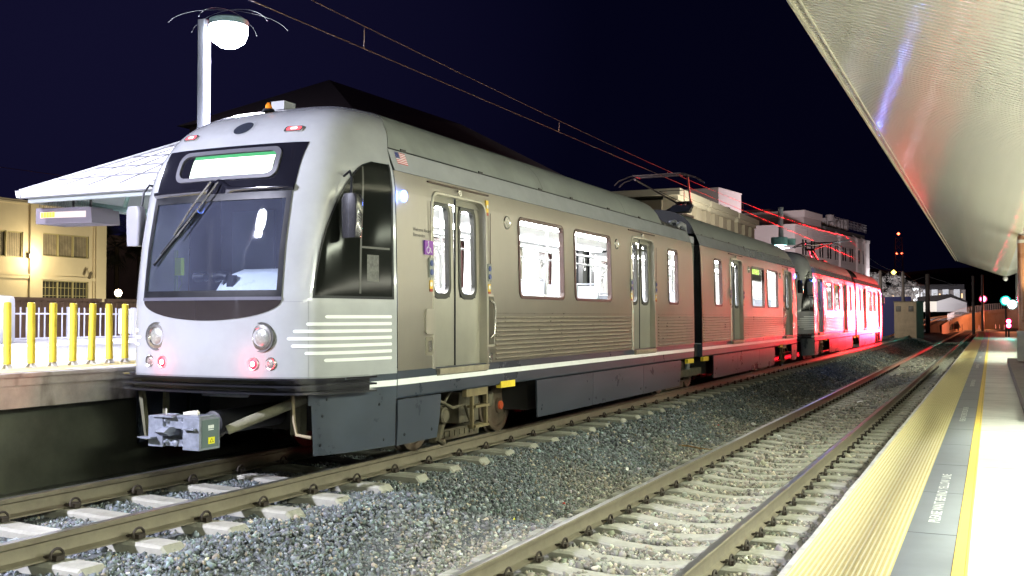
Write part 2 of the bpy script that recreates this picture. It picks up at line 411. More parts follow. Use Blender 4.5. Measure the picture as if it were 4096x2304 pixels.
for k in range(nE):
    y = -14+145*k/(nE-1); j = random.uniform(-.006,.006)
    rows.append([(-1.318+j,y,-.62),(-1.318+j,y,-.015),(-1.30+j,y,0),(-1.262,y,0.0),(-1.262,y,-.62)])
m.grid(rows); m.build('concrete_nosing', EDGEC, pf, auto=40)
m = MB(); m.box(-1.262,-.63,-14,131,-.6,.0015)
DOMEM = mat('tactile_dome_lit', (.86,.80,.48), .55)  # domes paler than the strip: relief shading put into the colour
# truncated domes
for j in range(18):
    for i in range(1250):
        y = 3.4+i*.0345+(.017 if j % 2 else 0); x = -1.243+j*.0350
        b = len(m.v)
        for rr_, zz in ((.0105,.0016),(.0062,.0066)):
            for k in range(5): m.v.append((x+rr_*math.cos(k*1.2566), y+rr_*math.sin(k*1.2566), zz))
        for k in range(5): m.f.append((b+k,b+(k+1)%5,b+5+(k+1)%5,b+5+k)); m.m.append(1)
        m.f.append(tuple(range(b+5,b+10))); m.m.append(1)
m.build('tactile_strip', [TACT, DOMEM], pf, fix=False)

def text(body, loc, rot, size, matl, parent, name='lettering', sx=1.0, ext=0.0, bold=0.0, align='LEFT'):
    c = bpy.data.curves.new(name, 'FONT'); c.body = body; c.size = size; c.extrude = ext; c.align_x = align; c.offset = bold
    c.materials.append(matl); o = bpy.data.objects.new(name, c); COL.objects.link(o); o.location = loc; o.rotation_euler = rot; o.scale = (sx,1,1)
    bpy.context.view_layer.update()
    me = bpy.data.meshes.new_from_object(o); me.name = name; o2 = bpy.data.objects.new(name, me); COL.objects.link(o2); o2.location = loc; o2.rotation_euler = rot; o2.scale = (sx,1,1)
    bpy.data.objects.remove(o, do_unlink=True)
    if parent: o2.parent = parent
    return o2
for k, y in enumerate((.0,9.30,18.45,27.8,37.8,46.4,55.6,64.9,74.2)):
    t = text('PLEASE WAIT BEHIND YELLOW LINE', (-.412,y,.0045), (0,0,R(90)), .128, mat('platform_white_paint', (.8,.8,.78), .6), pf, sx=1.0, bold=.0005)
    bpy.context.view_layer.update()
    L = t.dimensions.x; t.scale = (2.88/max(L,.1),1,1)

# left high platform
lp = empty('left_platform', (0,0,0)); tag(lp, kind='structure')
LCONC = mat('left_platform_floor', (.62,.60,.60), .7, noise=.12, nscale=.8)
STAIN = mat('stained_concrete', (.36,.33,.29), .85, noise=.25, nscale=3, bump=.006, bscale=14, streak=((1.0,2.6,.8),(.045,.025,.02),.53))
m = MB(); m.box(-21.5,-8.62,-20,70,.62,.99); m.build('platform_floor', LCONC, lp)
m = MB(); m.box(-8.62,-8.20,-20,70,.955,.991); m.box(-8.62,-8.245,-20,70,.872,.955); m.box(-8.62,-8.275,-20,70,.66,.872)
m.build('platform_edge', STAIN, lp)
m = MB(); m.box(-8.9,-8.55,-20,70,-.30,.66); m.box(-8.55,-8.42,-20,70,-.45,-.17)
m.build('platform_wall', mat('dark_wall', (.075,.08,.06), .8, noise=.3, nscale=2, bump=.004), lp)
m = MB(); m.box(-9.35,-8.35,-20,70,.985,.994); m.build('warning_strip', mat('left_tactile', (.72,.60,.26), .6, noise=.12, nscale=6, bump=.003, bscale=60), lp)
m = MB(); m.box(-8.35,-8.33,-20,70,.986,.995); m.box(-9.37,-9.35,-20,70,.986,.995); m.build('strip_edge', mat('joint_dark2', (.2,.18,.12), .8), lp)

# ================================================================== THE LIGHT RAIL CAR
XC, YC = -6.755, 20.53
PL = [(0,0),(.15,.004),(.295,.012),(.472,.032),(.612,.06),(.738,.12),(.827,.22),(.9,.42),(.952,.68),(1.0,1.0)]
WZ = [(.2,1.345),(.98,1.36),(1.7,1.355),(2.8,1.33),(3.0,1.30),(3.235,1.21),(3.42,1.13),(3.58,1.0),(3.70,.80),(3.765,.55),(3.80,.25)]
DZ = [(.2,.02),(1.0,0),(1.7,.0),(2.2,.06),(2.7,.165),(3.0,.26),(3.19,.36),(3.35,.47),(3.5,.65),(3.62,.87),(3.72,1.15),(3.78,1.5),(3.8,1.75)]
YZ = [(.2,8.85),(3.1,8.85),(3.235,8.9),(3.5,9.05),(3.7,9.3),(3.8,9.6)]
def ip(T, z): return float(np.interp(z, [p[0] for p in T], [p[1] for p in T]))
_zz = np.linspace(.2, 3.8, 181)
def _smooth(T, it=10):
    v = np.interp(_zz, [p[0] for p in T], [p[1] for p in T])
    for _ in range(it): v[1:-1] = (v[:-2]+2*v[1:-1]+v[2:])/4
    return v
_DS, _WS = _smooth(DZ, 14), _smooth(WZ, 5)
def cr(T, s):
    n = len(T)-1; k = min(int(s*n), n-1); f = s*n-k
    P = [np.array(T[max(0,min(n,k+i))], float) for i in (-1,0,1,2)]
    if k == 0: P[0] = np.array([-P[2][0], P[2][1]])
    if k == n-1: P[3] = 2*P[2]-P[1]
    return .5*((2*P[1])+(-P[0]+P[2])*f+(2*P[0]-5*P[1]+4*P[2]-P[3])*f*f+(-P[0]+3*P[1]-3*P[2]+P[3])*f**3)
_crc = {}
def S(t, z):
    """cab skin in car coordinates of the half that faces -Y: t -1..1 across the nose, z height"""
    k = round(abs(t), 5)
    if k not in _crc: _crc[k] = cr(PL, min(1.0, k))
    a, b = _crc[k]; w_ = float(np.interp(z, _zz, _WS)); Yf = 7.6+float(np.interp(z, _zz, _DS)); Ys = ip(YZ, z)
    return Vector((math.copysign(w_*a, t), Yf+b*(Ys-Yf)-YC, z))
def Sn(t, z, off):
    e = .004; t2 = max(-.995, min(.995, t))
    du = S(t2+e, z)-S(t2-e, z); dz = S(t2, z+e)-S(t2, z-e); n = du.cross(dz)
    if n.length < 1e-9: return S(t, z)
    n.normalize()
    if n.y > 0 and abs(t) < .6: n = -n
    if abs(t) >= .6 and n.x*t < 0: n = -n
    return S(t, z)+n*off
def patch(zs, tl, tr, off, n=16, mb=None, mi=0):
    mb = mb or MB(); mb.grid([[Sn(tl(z)+(tr(z)-tl(z))*k/n, z, off) for k in range(n+1)] for z in zs], mi); return mb
def tu(u, z):
    """t for a half width u at height z"""
    lo, hi = 0.0, 1.0
    for _ in range(26):
        mi_ = (lo+hi)/2
        if S(mi_, z).x < abs(u): lo = mi_
        else: hi = mi_
    return math.copysign((lo+hi)/2, u)
def lin(a, b, n): return [a+(b-a)*k/n for k in range(n+1)]

def wx(z): return float(np.interp(z, _zz, _WS))

DOORS = [(9.60, 10.88), (16.33, 17.58)]
WINS = [(11.80, 13.33), (13.72, 15.30), (18.43, 19.11)]
ZW0, ZW1, ZD0, ZD1, ZS0, ZS1 = 1.745, 2.79, .965, 2.86, .975, 3.0

car = empty('light_rail_car', (XC, YC, 0))
class H:  # one half: m=+1 faces -Y, m=-1 faces +Y
    def __init__(s, m): s.m = m
    def y(s, Y): return s.m*(Y-YC)
def part(mb, name, matl, parent=car, h=1, **k):
    """build a mesh given in half-A coordinates; h=-1 mirrors it to the other end"""
    if h == -1: mb.v = [(x, -y, z) for x, y, z in mb.v]
    return mb.build(name, matl, parent, **k)

def side_skin(mb, holes, y0, y1, z0, z1, sx, inset=0.0, nz=None):
    ysb = sorted({y0, y1, *[a for h_ in holes for a in h_[:2]]}); zsb = sorted({z0, z1, *[a for h_ in holes for a in h_[2:]], *[z for z in (1.3,1.56,2.2,2.5,2.9) if z0 < z < z1]})
    for i in range(len(ysb)-1):
        for j in range(len(zsb)-1):
            yc, zc = (ysb[i]+ysb[i+1])/2, (zsb[j]+zsb[j+1])/2
            if any(h_[0] < yc < h_[1] and h_[2] < zc < h_[3] for h_ in holes): continue
            a, b, c, d = ysb[i], ysb[i+1], zsb[j], zsb[j+1]
            xa, xb = sx*(wx(c)-inset), sx*(wx(d)-inset)
            mb.add([(xa,a-YC,c),(xa,b-YC,c),(xb,b-YC,d),(xb,a-YC,d)], [(0,1,2,3)])
    return mb

def ring(mb, y0, y1, z0, z1, r, wd, sx, out, inn, corner=True, n=5):
    """rounded frame standing in a rectangular hole of a side wall: outer edge square with the hole, inner edge rounded"""
    o_ = rrect(y0, y1, z0, z1, r+wd*.7, n); i_ = rrect(y0+wd, y1-wd, z0+wd, z1-wd, r, n)
    def X(z, d): return sx*(wx(z)+d)
    k = len(o_)
    A = [(X(z,out),y-YC,z) for y, z in o_]; B = [(X(z,out),y-YC,z) for y, z in i_]; Cc = [(X(z,inn),y-YC,z) for y, z in i_]; D = [(X(z,inn),y-YC,z) for y, z in o_]
    mb.grid([D, A, B, Cc], close=True)
    return mb
def corner_fill(mb, y0, y1, z0, z1, r, sx, d=0.0, n=5):
    """steel between a square hole and its rounded frame"""
    pts = rrect(y0, y1, z0, z1, r, n)
    for c, (cy, cz) in enumerate(((y1,z1),(y0,z1),(y0,z0),(y1,z0))):
        seg = pts[c*(n+1):(c+1)*(n+1)]
        vs = [(sx*(wx(cz)+d),cy-YC,cz)]+[(sx*(wx(z)+d),y-YC,z) for y, z in seg]
        mb.add(vs, [(0,k+1,k+2) for k in range(n)])

def build_half(h):
    # ---- body side walls with real openings
    for sx in (1, -1):
        holes = [(a,b,ZS0,ZD1) for a, b in DOORS]+[(a,b,ZW0,ZW1) for a, b in WINS]
        m = side_skin(MB(), holes, 8.865, 20.22, ZS0, ZS1, sx)
        for a, b in WINS: corner_fill(m, a, b, ZW0, ZW1, .10, sx)
        for a, b in DOORS:
            for (ca, cb, s) in ((a, ZD1, 1), (b, ZD1, -1)):
                pts = [(ca+s*.14-s*.14*math.cos(R(90*k/5)), cb-.14+.14*math.sin(R(90*k/5))) for k in range(6)]
                m.add([(sx*wx(cb),ca-YC,cb)]+[(sx*wx(z),y-YC,z) for y, z in pts], [(0,k+1,k+2) for k in range(5)])
        part(m, 'body_side', STEEL, h=h, fix=False)
        m = MB(); m.add([(sx*1.352,20.22-YC,ZS0),(sx*1.10,20.22-YC,ZS0),(sx*1.10,20.22-YC,ZS1),(sx*1.30,20.22-YC,ZS1)], [(0,1,2,3)]); m.box(min(sx*1.1,sx*1.06),max(sx*1.1,sx*1.06),20.05-YC,20.3-YC,ZS0,ZS1)
        part(m, 'end_pillar', BLACK, h=h)
        # panel seams and rivet lines (thin raised strips)
        m = MB()
        for y in (9.535, 10.985, 16.24, 17.68):
            m.box(min(sx*(wx(2)-.002),sx*(wx(2)+.0025)),max(sx*(wx(2)-.002),sx*(wx(2)+.0025)),y-YC-.004,y-YC+.004,1.0,2.75)
        for a, b in ((9.535,10.985),(16.24,17.68)):
            m.box(min(sx*1.296,sx*1.326),max(sx*1.296,sx*1.326),a-YC,b-YC,2.955,2.972)
        part(m, 'panel_seam', mat('seam_dark', (.05,.03,.02), .6), h=h)
        # fluted lower panels
        for a, b in ((11.10,16.22),(17.76,20.12)):
            m = MB(); nr = 10; z0, z1 = 1.0, 1.545; p = (z1-z0)/nr
            for k in range(nr):
                z = z0+p*k; x0 = wx(z)
                prof = [(x0,z+.002),(x0+.012,z+.006),(x0+.017,z+p*.30),(x0+.013,z+p*.52),(x0,z+p*.60)]
                mm = [(sx*px, pz) for px, pz in prof]; n = len(mm)
                vs = [(px,a-YC,pz) for px, pz in mm]+[(px,b-YC,pz) for px, pz in mm]
                m.add(vs, [(i,i+1,n+i+1,n+i) for i in range(n-1)]+[tuple(range(n)), tuple(range(n,2*n))])
            part(m, 'fluted_panel', RIBST, h=h, fix=False)
            m = MB(); m.box(min(sx*1.354,sx*1.366),max(sx*1.354,sx*1.366),a-YC,b-YC,1.555,1.567); part(m, 'panel_trim', RIBST, h=h)
        # navy belt, white stripe
        m = MB(); m.prism([(sx*1.354,.975),(sx*1.352,.715),(sx*1.338,.695),(sx*1.25,.69),(sx*1.25,.975)][::1], 8.865-YC, 20.2-YC, 'y'); part(m, 'navy_belt', NAVY, h=h, auto=30)
        m = MB(); m.box(min(sx*1.353,sx*1.3575),max(sx*1.353,sx*1.3575),8.87-YC,20.2-YC,.832,.892); part(m, 'white_stripe', WHITES, h=h)
        # windows
        for wi, (a, b) in enumerate(WINS):
            m = ring(MB(), a, b, ZW0, ZW1, .075, .042, sx, .009, -.05); fr = part(m, 'window', FRAME, h=h, auto=50)
            m = MB(); pts = rrect(a+.03, b-.03, ZW0+.03, ZW1-.03, .07)
            m.add([(sx*(wx(z)-.022),y-YC,z) for y, z in pts], [tuple(range(len(pts)))]); g = part(m, 'pane', GLASS if sx > 0 else GLASSF, h=h)
            g.parent = fr
        # doors
        for a, b in DOORS:
            # surround lip, header, sill
            m = MB(); lip = [(a,ZD0),(a,ZD1-.14)]+[(a+.14-.14*math.cos(R(90*k/5)),ZD1-.14+.14*math.sin(R(90*k/5))) for k in range(1,6)]+[(b-.14+.14*math.sin(R(90*k/5)),ZD1-.14+.14*math.cos(R(90*k/5))) for k in range(0,6)]+[(b,ZD0)]
            rows = []
            for y, z in lip:
                cy, cz = (a+b)/2, 1.9; dy = (.022 if y < cy else -.022) if abs(y-cy) > .45 else 0; dz = -.022 if z > 2.75 else 0
                rows.append([(sx*(wx(z)-.004),y-YC-dy*1.0,z-dz),(sx*(wx(z)+.012),y-YC-dy*.6,z-dz*.6),(sx*(wx(z)+.012),y-YC+dy*.5,z+dz*.5),(sx*(wx(z)-.12),y-YC+dy,z+dz)])
            m.grid(rows); door = part(m, 'door', STEEL2, h=h, auto=40)
            mid = (a+b)/2; dx = .085
            for (l0, l1, wy0, wy1) in ((a+.01, mid-.011, a+.125, mid-.115), (mid+.011, b-.01, mid+.115, b-.125)):
                hol = [(wy0,wy1,1.735,2.775)]; m = MB(); ysb = [l0,wy0,wy1,l1]; zsb = [ZD0+.01,1.735,2.775,ZD1+.02]
                for i in range(3):
                    for j in range(3):
                        if i == 1 and j == 1: continue
                        A_, B_, C_, D_ = ysb[i],ysb[i+1],zsb[j],zsb[j+1]
                        m.add([(sx*(1.352-dx),A_-YC,C_),(sx*(1.352-dx),B_-YC,C_),(sx*(1.330-dx) if D_ > 2 else sx*(1.352-dx),B_-YC,D_),(sx*(1.330-dx) if D_ > 2 else sx*(1.352-dx),A_-YC,D_)], [(0,1,2,3)])
                leaf = part(m, 'door_leaf', STEEL2, h=h, fix=False); leaf.parent = door
                m = MB(); o2 = rrect(wy0-.02, wy1+.02, 1.715, 2.795, .15, 7); i2 = rrect(wy0+.03, wy1-.03, 1.775, 2.74, .105, 7)
                def XX(z, d): return sx*(np.interp(z,[1.7,2.8],[1.352,1.330])-dx+d)
                rws = [[(XX(z,-.01),y-YC,z) for y, z in o2],[(XX(z,.012),y-YC,z) for y, z in o2],[(XX(z,.012),y-YC,z) for y, z in i2],[(XX(z,-.04),y-YC,z) for y, z in i2]]
                m.grid(rws, close=True)
                # fill between square hole and round frame from behind
                m.add([(XX(z,-.015),y-YC,z) for y, z in rrect(wy0-.03,wy1+.03,1.70,2.81,.01,7)]+[(XX(z,-.015),y-YC,z) for y, z in i2], [(k,(k+1)%32,32+(k+1)%32,32+k) for k in range(32)])
                sl = part(m, 'door_window', DOORRB, h=h, auto=50); sl.parent = door
                m = MB(); m.add([(XX(z,-.02),y-YC,z) for y, z in i2], [tuple(range(len(i2)))]); g = part(m, 'door_pane', GLASS if sx > 0 else GLASSF, h=h); g.parent = door
            m = MB(); m.box(min(sx*1.262,sx*1.274),max(sx*1.262,sx*1.274),mid-YC-.014,mid-YC+.014,ZD0,ZD1-.01); s_ = part(m, 'door_seal', BLACK, h=h); s_.parent = door
            m = MB(); m.box(min(sx*1.20,sx*1.40),max(sx*1.20,sx*1.40),a-YC+.06,b-YC-.02,.942,.962); m.prism([(sx*1.357,.942),(sx*1.40,.942),(sx*1.395,.90),(sx*1.362,.885),(sx*1.357,.885)], a-YC+.07, b-YC-.03, 'y'); s_ = part(m, 'sill', mat('sill_metal', (.40,.36,.27), .5, .6, noise=.2), h=h); s_.parent = door
            m = MB(); pts = rrect(mid-YC-.04, mid-YC+.04, 2.875, 2.945, .03); m.prism([(p_[0],p_[1]) for p_ in pts], sx*1.31, sx*1.335, 'x'); s_ = part(m, 'door_lamp', BRIGHTM, h=h, auto=40); s_.parent = door
            # button boxes both sides of the door
            for yb, zb in ((a-.10, 2.04), (b+.02, 2.04)):
                m = MB(); m.box(min(sx*1.345,sx*1.362),max(sx*1.345,sx*1.362),yb-YC-.0,yb-YC+.085,zb-.105,zb+.105,0)
                for dz in (-.048,.048): m.lathe([(0,.010),(.030,.010),(.033,0)], (sx*1.362,yb-YC+.043,zb+dz), 'x', 14, 1) if sx > 0 else m.lathe([(0,-.010),(.030,-.010),(.033,0)], (sx*1.362,yb-YC+.043,zb+dz), 'x', 14, 1)
                part(m, 'door_button', [mat('button_plate', (.25,.27,.25), .4, .6), mat('button_blue', (.03,.06,.22), .3)], h=h)
                m = MB(); e_ = sx*1.3585; m.box(min(e_,sx*1.34),max(e_,sx*1.34),yb-YC+.012,yb-YC+.075,zb-.255,zb-.135,0); m.box(min(sx*1.36,sx*1.34),max(sx*1.36,sx*1.34),yb-YC+.012,yb-YC+.075,zb-.255,zb-.225,1)
                m.lathe([(0,0),(.026,0),(.026,-.001*sx)], (sx*1.3605,yb-YC+.043,zb-.175), 'x', 16, 2)
                part(m, 'warning_sticker', [mat('sticker_yellow', (.75,.50,.05), .5), mat('sticker_red', (.30,.04,.02), .5), mat('sticker_white', (.75,.75,.72), .5)], h=h)
        # fittings near the first door
        sa, sb = DOORS[0]
        m = MB(); y = 10.905-YC
        m.box(min(sx*1.353,sx*1.362),max(sx*1.353,sx*1.362),y-.01,y+.17,1.16,1.79,0)
        m.box(min(sx*1.3625,sx*1.366),max(sx*1.3625,sx*1.366),y+.012,y+.145,1.19,1.76,1)
        part(m, 'handle_recess', [STEEL2, mat('recess_dark', (.10,.10,.08), .5, .6)], h=h)
        m = MB(); m.tube([(sx*1.372,y+.03,1.27),(sx*1.40,y+.085,1.31),(sx*1.405,y+.10,1.45),(sx*1.405,y+.10,1.60),(sx*1.40,y+.08,1.68),(sx*1.372,y+.03,1.71)], .012, 8); part(m, 'grab_handle', BRIGHTM, h=h, auto=40)
        m = MB(); m.lathe([(0,.012*sx),(.035,.012*sx),(.04,.004*sx),(.055,.003*sx),(.06,-.004*sx)], (sx*1.357,10.985-YC,1.04), 'x', 20); part(m, 'door_key_switch', BRIGHTM, h=h, auto=30)
        m = MB(); pts = rrect(9.41-YC, 9.585-YC, 1.335, 1.60, .03); m.prism(pts, sx*1.352, sx*1.376, 'x'); part(m, 'speaker_box', STEEL2, h=h, auto=40)
        m = MB(); pts = rrect(9.42-YC, 9.575-YC, 1.11, 1.305, .02); m.prism(pts, sx*1.352, sx*1.362, 'x', 0); m.box(min(sx*1.362,sx*1.37),max(sx*1.362,sx*1.37),9.47-YC,9.54-YC,1.15,1.265,1); part(m, 'latch_plate', [mat('latch_metal', (.30,.28,.22), .4, .8), BRIGHTM], h=h, auto=40)
        m = MB(); m.lathe([(0,.022*sx),(.030,.020*sx),(.045,.006*sx),(.058,.004*sx),(.060,-.01*sx)], (sx*1.34,9.012-YC,2.748), 'x', 20)
        part(m, 'blue_marker_lamp', emis('blue_lamp', (.10,.22,1.0), 14), h=h, auto=30)
        m = MB(); m.box(min(sx*1.33,sx*1.3575),max(sx*1.33,sx*1.3575),9.405-YC,9.585-YC,2.175,2.325); wc = part(m, 'wheelchair_sticker', mat('sticker_purple', (.20,.05,.30), .5), h=h)
        m = MB(); q = sx*1.3595; cy = 9.495-YC; cz = 2.25
        m.tube([(q,cy-.015,cz+.045),(q,cy-.012,cz+.0),(q,cy+.028,cz-.005),(q,cy+.040,cz-.045),(q,cy+.055,cz-.045)], .0045, 5)
        m.tube([(q,cy-.02+.034*math.cos(R(a_)),cz-.025+.034*math.sin(R(a_))) for a_ in range(110,371,26)], .0045, 5); m.lathe([(0,.002),(.008,.002),(.008,-.002)], (q,cy-.017,cz+.058), 'x', 8)
        s_ = part(m, 'wheelchair_symbol', WHITES, h=h); s_.parent = wc
        for yy in (11.47, 15.58):
            m = MB(); m.lathe([(0,.006*sx),(.072,.006*sx),(.080,.012*sx),(.086,0),(.086,-.01*sx)], (sx*(wx(2.68)+.002),yy-YC,2.68), 'x', 28); part(m, 'round_emblem', BRIGHTM, h=h, auto=25)
        m = MB(); m.box(min(sx*1.31,sx*1.3335),max(sx*1.31,sx*1.3335),10.90-YC,10.965-YC,2.72,2.90,0); m.box(min(sx*1.31,sx*1.3350),max(sx*1.31,sx*1.3350),10.903-YC,10.962-YC,2.72,2.755,1); m.lathe([(0,0),(.024,0),(.024,-.002*sx)], (sx*1.3362,10.932-YC,2.825), 'x', 14, 2); part(m, 'warning_sticker', [MATS['sticker_yellow'], MATS['sticker_red'], MATS['sticker_white']], h=h)
        # roof edge band and gutter
        m = MB(); zs = [3.0,3.05,3.12,3.19,3.225]
        m.grid([[(sx*(wx(z)+(.012 if z < 3.03 else .008)),y-YC,z) for y in (8.875,20.2)] for z in zs]); part(m, 'roof_edge_band', PAINT, h=h)
        m = MB(); z = 3.232; m.prism([(sx*(wx(z)+.004),z-.012),(sx*(wx(z)-.05),z-.012),(sx*(wx(z)-.05),z+.012),(sx*(wx(z)-.002),z+.012)], 8.9-YC, 20.2-YC, 'y'); gt = part(m, 'gutter_gap', BLACK, h=h)
        for yy in (9.15, 10.95, 12.75, 13.9, 15.5, 17.1, 18.6, 19.6):
            m = MB(); xx = sx*(wx(3.24)+.006); m.box(min(xx,sx*1.17),max(xx,sx*1.17),yy-YC,yy-YC+.10,3.222,3.262); l_ = part(m, 'gutter_latch', BLACK, h=h); l_.parent = gt
        # skirts
        def skirt(y0, y1, zt, zb, f0=0, f1=0, name='skirt_panel'):
            m = MB(); r0 = [(sx*1.350,y0-YC,zt),(sx*1.350,y0-YC+f0*.3,zb+.25),(sx*1.338,y0-YC+f0,zb)]; r1 = [(sx*1.350,y1-YC,zt),(sx*1.350,y1-YC-f1*.3,zb+.25),(sx*1.338,y1-YC-f1,zb)]
            i0 = [(x-sx*.02,y,z) for x, y, z in r0]; i1 = [(x-sx*.02,y,z) for x, y, z in r1]
            m.grid([r0, r1]); m.grid([i0, i1]); m.grid([r0, i0]); m.grid([r1, i1]); m.add([r0[2],r1[2],i1[2],i0[2]],[(0,1,2,3)]); m.add([r0[0],r1[0],i1[0],i0[0]],[(0,1,2,3)])
            pn = part(m, name, NAVY, h=h, auto=60)
            m = MB()
            for yy in (y0+.14+f0*.7, y1-.14-f1*.7): m.lathe([(0,.006*sx),(.014,.005*sx),(.020,0)], (sx*1.343,yy-YC,zb+.10), 'x', 10)
            b_ = part(m, 'fastener', BLACK, h=h); b_.parent = pn
        skirt(8.885, 9.775, .685, .225, 0, .07)
        skirt(12.36, 14.455, .685, .20, .05, 0); skirt(14.465, 16.92, .685, .20); skirt(16.93, 19.26, .685, .20, 0, .05)
        m = MB(); m.box(min(sx*1.30,sx*1.362),max(sx*1.30,sx*1.362),11.25-YC,11.66-YC,.655,.735); part(m, 'jacking_plate', YELLOW, h=h)
        m = MB(); m.box(min(sx*1.30,sx*1.362),max(sx*1.30,sx*1.362),19.72-YC,20.15-YC,.60,.685); part(m, 'jacking_plate', YELLOW, h=h)
        # step frame hanging beside the bogie
        m = MB()
        for yy in (10.62, 10.98): m.box(min(sx*1.26,sx*1.30),max(sx*1.26,sx*1.30),yy-YC,yy-YC+.035,.22,.66)
        for zz in (.23,.46): m.box(min(sx*1.22,sx*1.33),max(sx*1.22,sx*1.33),10.64-YC,11.0-YC,zz,zz+.03)
        m.box(min(sx*1.25,sx*1.31),max(sx*1.25,sx*1.31),10.45-YC,11.0-YC,.60,.70)
        part(m, 'step_frame', mat('step_rust', (.20,.16,.085), .7, .4, noise=.3), h=h)
    # ---- roof shroud
    m = MB(); zs = [3.244,3.33,3.42,3.50,3.58,3.64,3.70,3.735,3.765,3.785,3.80]
    def prof(dz=0, k=1): return [(-wx(z),z) for z in zs]+[(wx(z),z) for z in zs[::-1]]
    if h == 1:
        stations = [(None,0),(9.9,0),(12.9,0),(15.6,0),(18.5,0)]
        m2 = MB(); m2.grid([[(x, y-YC, 3.25+(z-3.25)*k_) for x, z in prof()] for y, k_ in ((18.5,.62),(18.95,.40),(20.2,.22))]); m2.add([(x,20.2-YC,3.25+(z-3.25)*.22) for x, z in prof()], [tuple(range(2*len(zs)))])
        m2.box(-.6,-.1,18.8-YC,19.6-YC,3.4,3.62); m2.box(.15,.6,19.2-YC,19.9-YC,3.4,3.58); m2.tube([(.75,18.5-YC,3.5),(.78,19.3-YC,3.46),(.7,20.2-YC,3.42)], .04, 8)
        part(m2, 'low_roof', mat('low_roof_grime', (.045,.045,.04), .75, noise=.5, nscale=6), h=h, fix=False)
    else: stations = [(None,0),(9.9,0),(12.9,0),(15.6,0),(18.4,0),(20.0,0),(20.2,.03)]
    rows = []
    for st, drop in stations:
        row = []
        for x, z in prof():
            y = (ip(YZ, z)+.012) if st is None else st
            zz = z if drop == 0 else min(z, 3.80-drop*(.9 if z > 3.3 else 0))
            row.append((x, y-YC, zz))
        rows.append(row)
    m.grid(rows); rf = part(m, 'roof_shroud', ROOFP, h=h, auto=35)
    m = MB(); m.add(rows[-1], [tuple(range(len(rows[-1])))]); s_ = part(m, 'shroud_end', mat('end_shade', (.012,.012,.012), .9), h=h); s_.parent = rf  # end cap blackened, its shade is put into the colour
    m = MB()
    for yy in (12.9, 16.4):
        m.grid([[(x*1.002,yy-YC,z+.002) for x, z in prof()],[(x*1.002,yy-YC+.012,z+.002) for x, z in prof()]])
    s_ = part(m, 'shroud_seam', mat('seam_grey', (.10,.11,.10), .7), h=h); s_.parent = rf
    # ---- interior
    ins = MB(); it = wx
    for sx in (1,-1):
        holes = [(a,b,ZS0,ZD1) for a, b in DOORS]+[(a,b,ZW0,ZW1) for a, b in WINS]
        side_skin(ins, holes, 9.42, 20.22, ZS0, 2.9, sx, .07)
    ins.add([(-1.27,9.42-YC,2.9),(1.27,9.42-YC,2.9),(1.27,20.22-YC,2.9),(-1.27,20.22-YC,2.9)], [(0,1,2,3)])
    ins.add([(-1.29,9.42-YC,ZS0),(1.29,9.42-YC,ZS0),(1.27,9.42-YC,2.9),(-1.27,9.42-YC,2.9)], [(0,1,2,3)])
    inn = part(ins, 'interior', INT_W, h=h, fix=False)
    m = MB(); m.box(-1.33,1.33,9.0-YC,20.22-YC,.955,.972); s_ = part(m, 'interior_floor', INT_F, h=h); s_.parent = inn
    m = MB()
    for x in (-.62,.62): m.box(x-.09,x+.09,9.6-YC,20.0-YC,2.86,2.885)
    s_ = part(m, 'ceiling_lamp', emis('interior_light', (1.0,.99,.97), 62), h=h); s_.parent = inn
    m = MB()
    for yy in (11.3,12.6,13.5,14.7,15.9,18.2,19.4):
        for x in (-.55,.5):
            m.tube([(x,yy-YC,.97),(x,yy-YC,2.88)], .017, 8)
    for x in (-.55,.5): m.tube([(x,9.7-YC,2.55),(x,20.0-YC,2.55)], .016, 8)
    for yy in np.arange(10.0,19.8,.42):
        x = .5; yv = yy-YC
        m.tube([(x,yv,2.54),(x+.01,yv,2.44),(x+.01,yv+.05,2.34),(x+.01,yv,2.30),(x+.01,yv-.05,2.34),(x+.01,yv,2.44)], .008, 5)
    s_ = part(m, 'grab_rails', mat('rail_grey', (.42,.43,.42), .3, .6), h=h, auto=40); s_.parent = inn
    m = MB()
    for yy in (11.6,12.5,13.7,14.6,18.3,19.1):
        for x in (-1.22,-.72,.62,1.2):
            if abs(x) > 1.1: xa, xb = (x, x+.46) if x < 0 else (x-.46, x)
            else: continue
            m.box(xa,xb,yy-YC,yy-YC+.42,1.36,1.43); m.prism([(yy-YC+.40,1.40),(yy-YC+.47,1.40),(yy-YC+.53,1.98),(yy-YC+.48,2.0)], xa, xb, 'x'); m.tube([(xa+.04,yy-YC+.52,1.96),(xa+.04,yy-YC+.54,2.03),(xb-.04,yy-YC+.54,2.03),(xb-.04,yy-YC+.52,1.96)], .011, 6)
            m.box(xa+.1,xb-.1,yy-YC+.1,yy-YC+.3,.97,1.37)
    s_ = part(m, 'seats', INT_S, h=h); s_.parent = inn
    # ---- underframe, bogie
    m = MB(); m.box(-1.24,1.24,8.6-YC,20.4-YC,.70,.955); m.box(-1.15,1.15,12.5-YC,19.1-YC,.28,.70); m.box(-.9,.9,8.7-YC,9.3-YC,.35,.7)
    part(m, 'underframe', UNDERD, h=h)
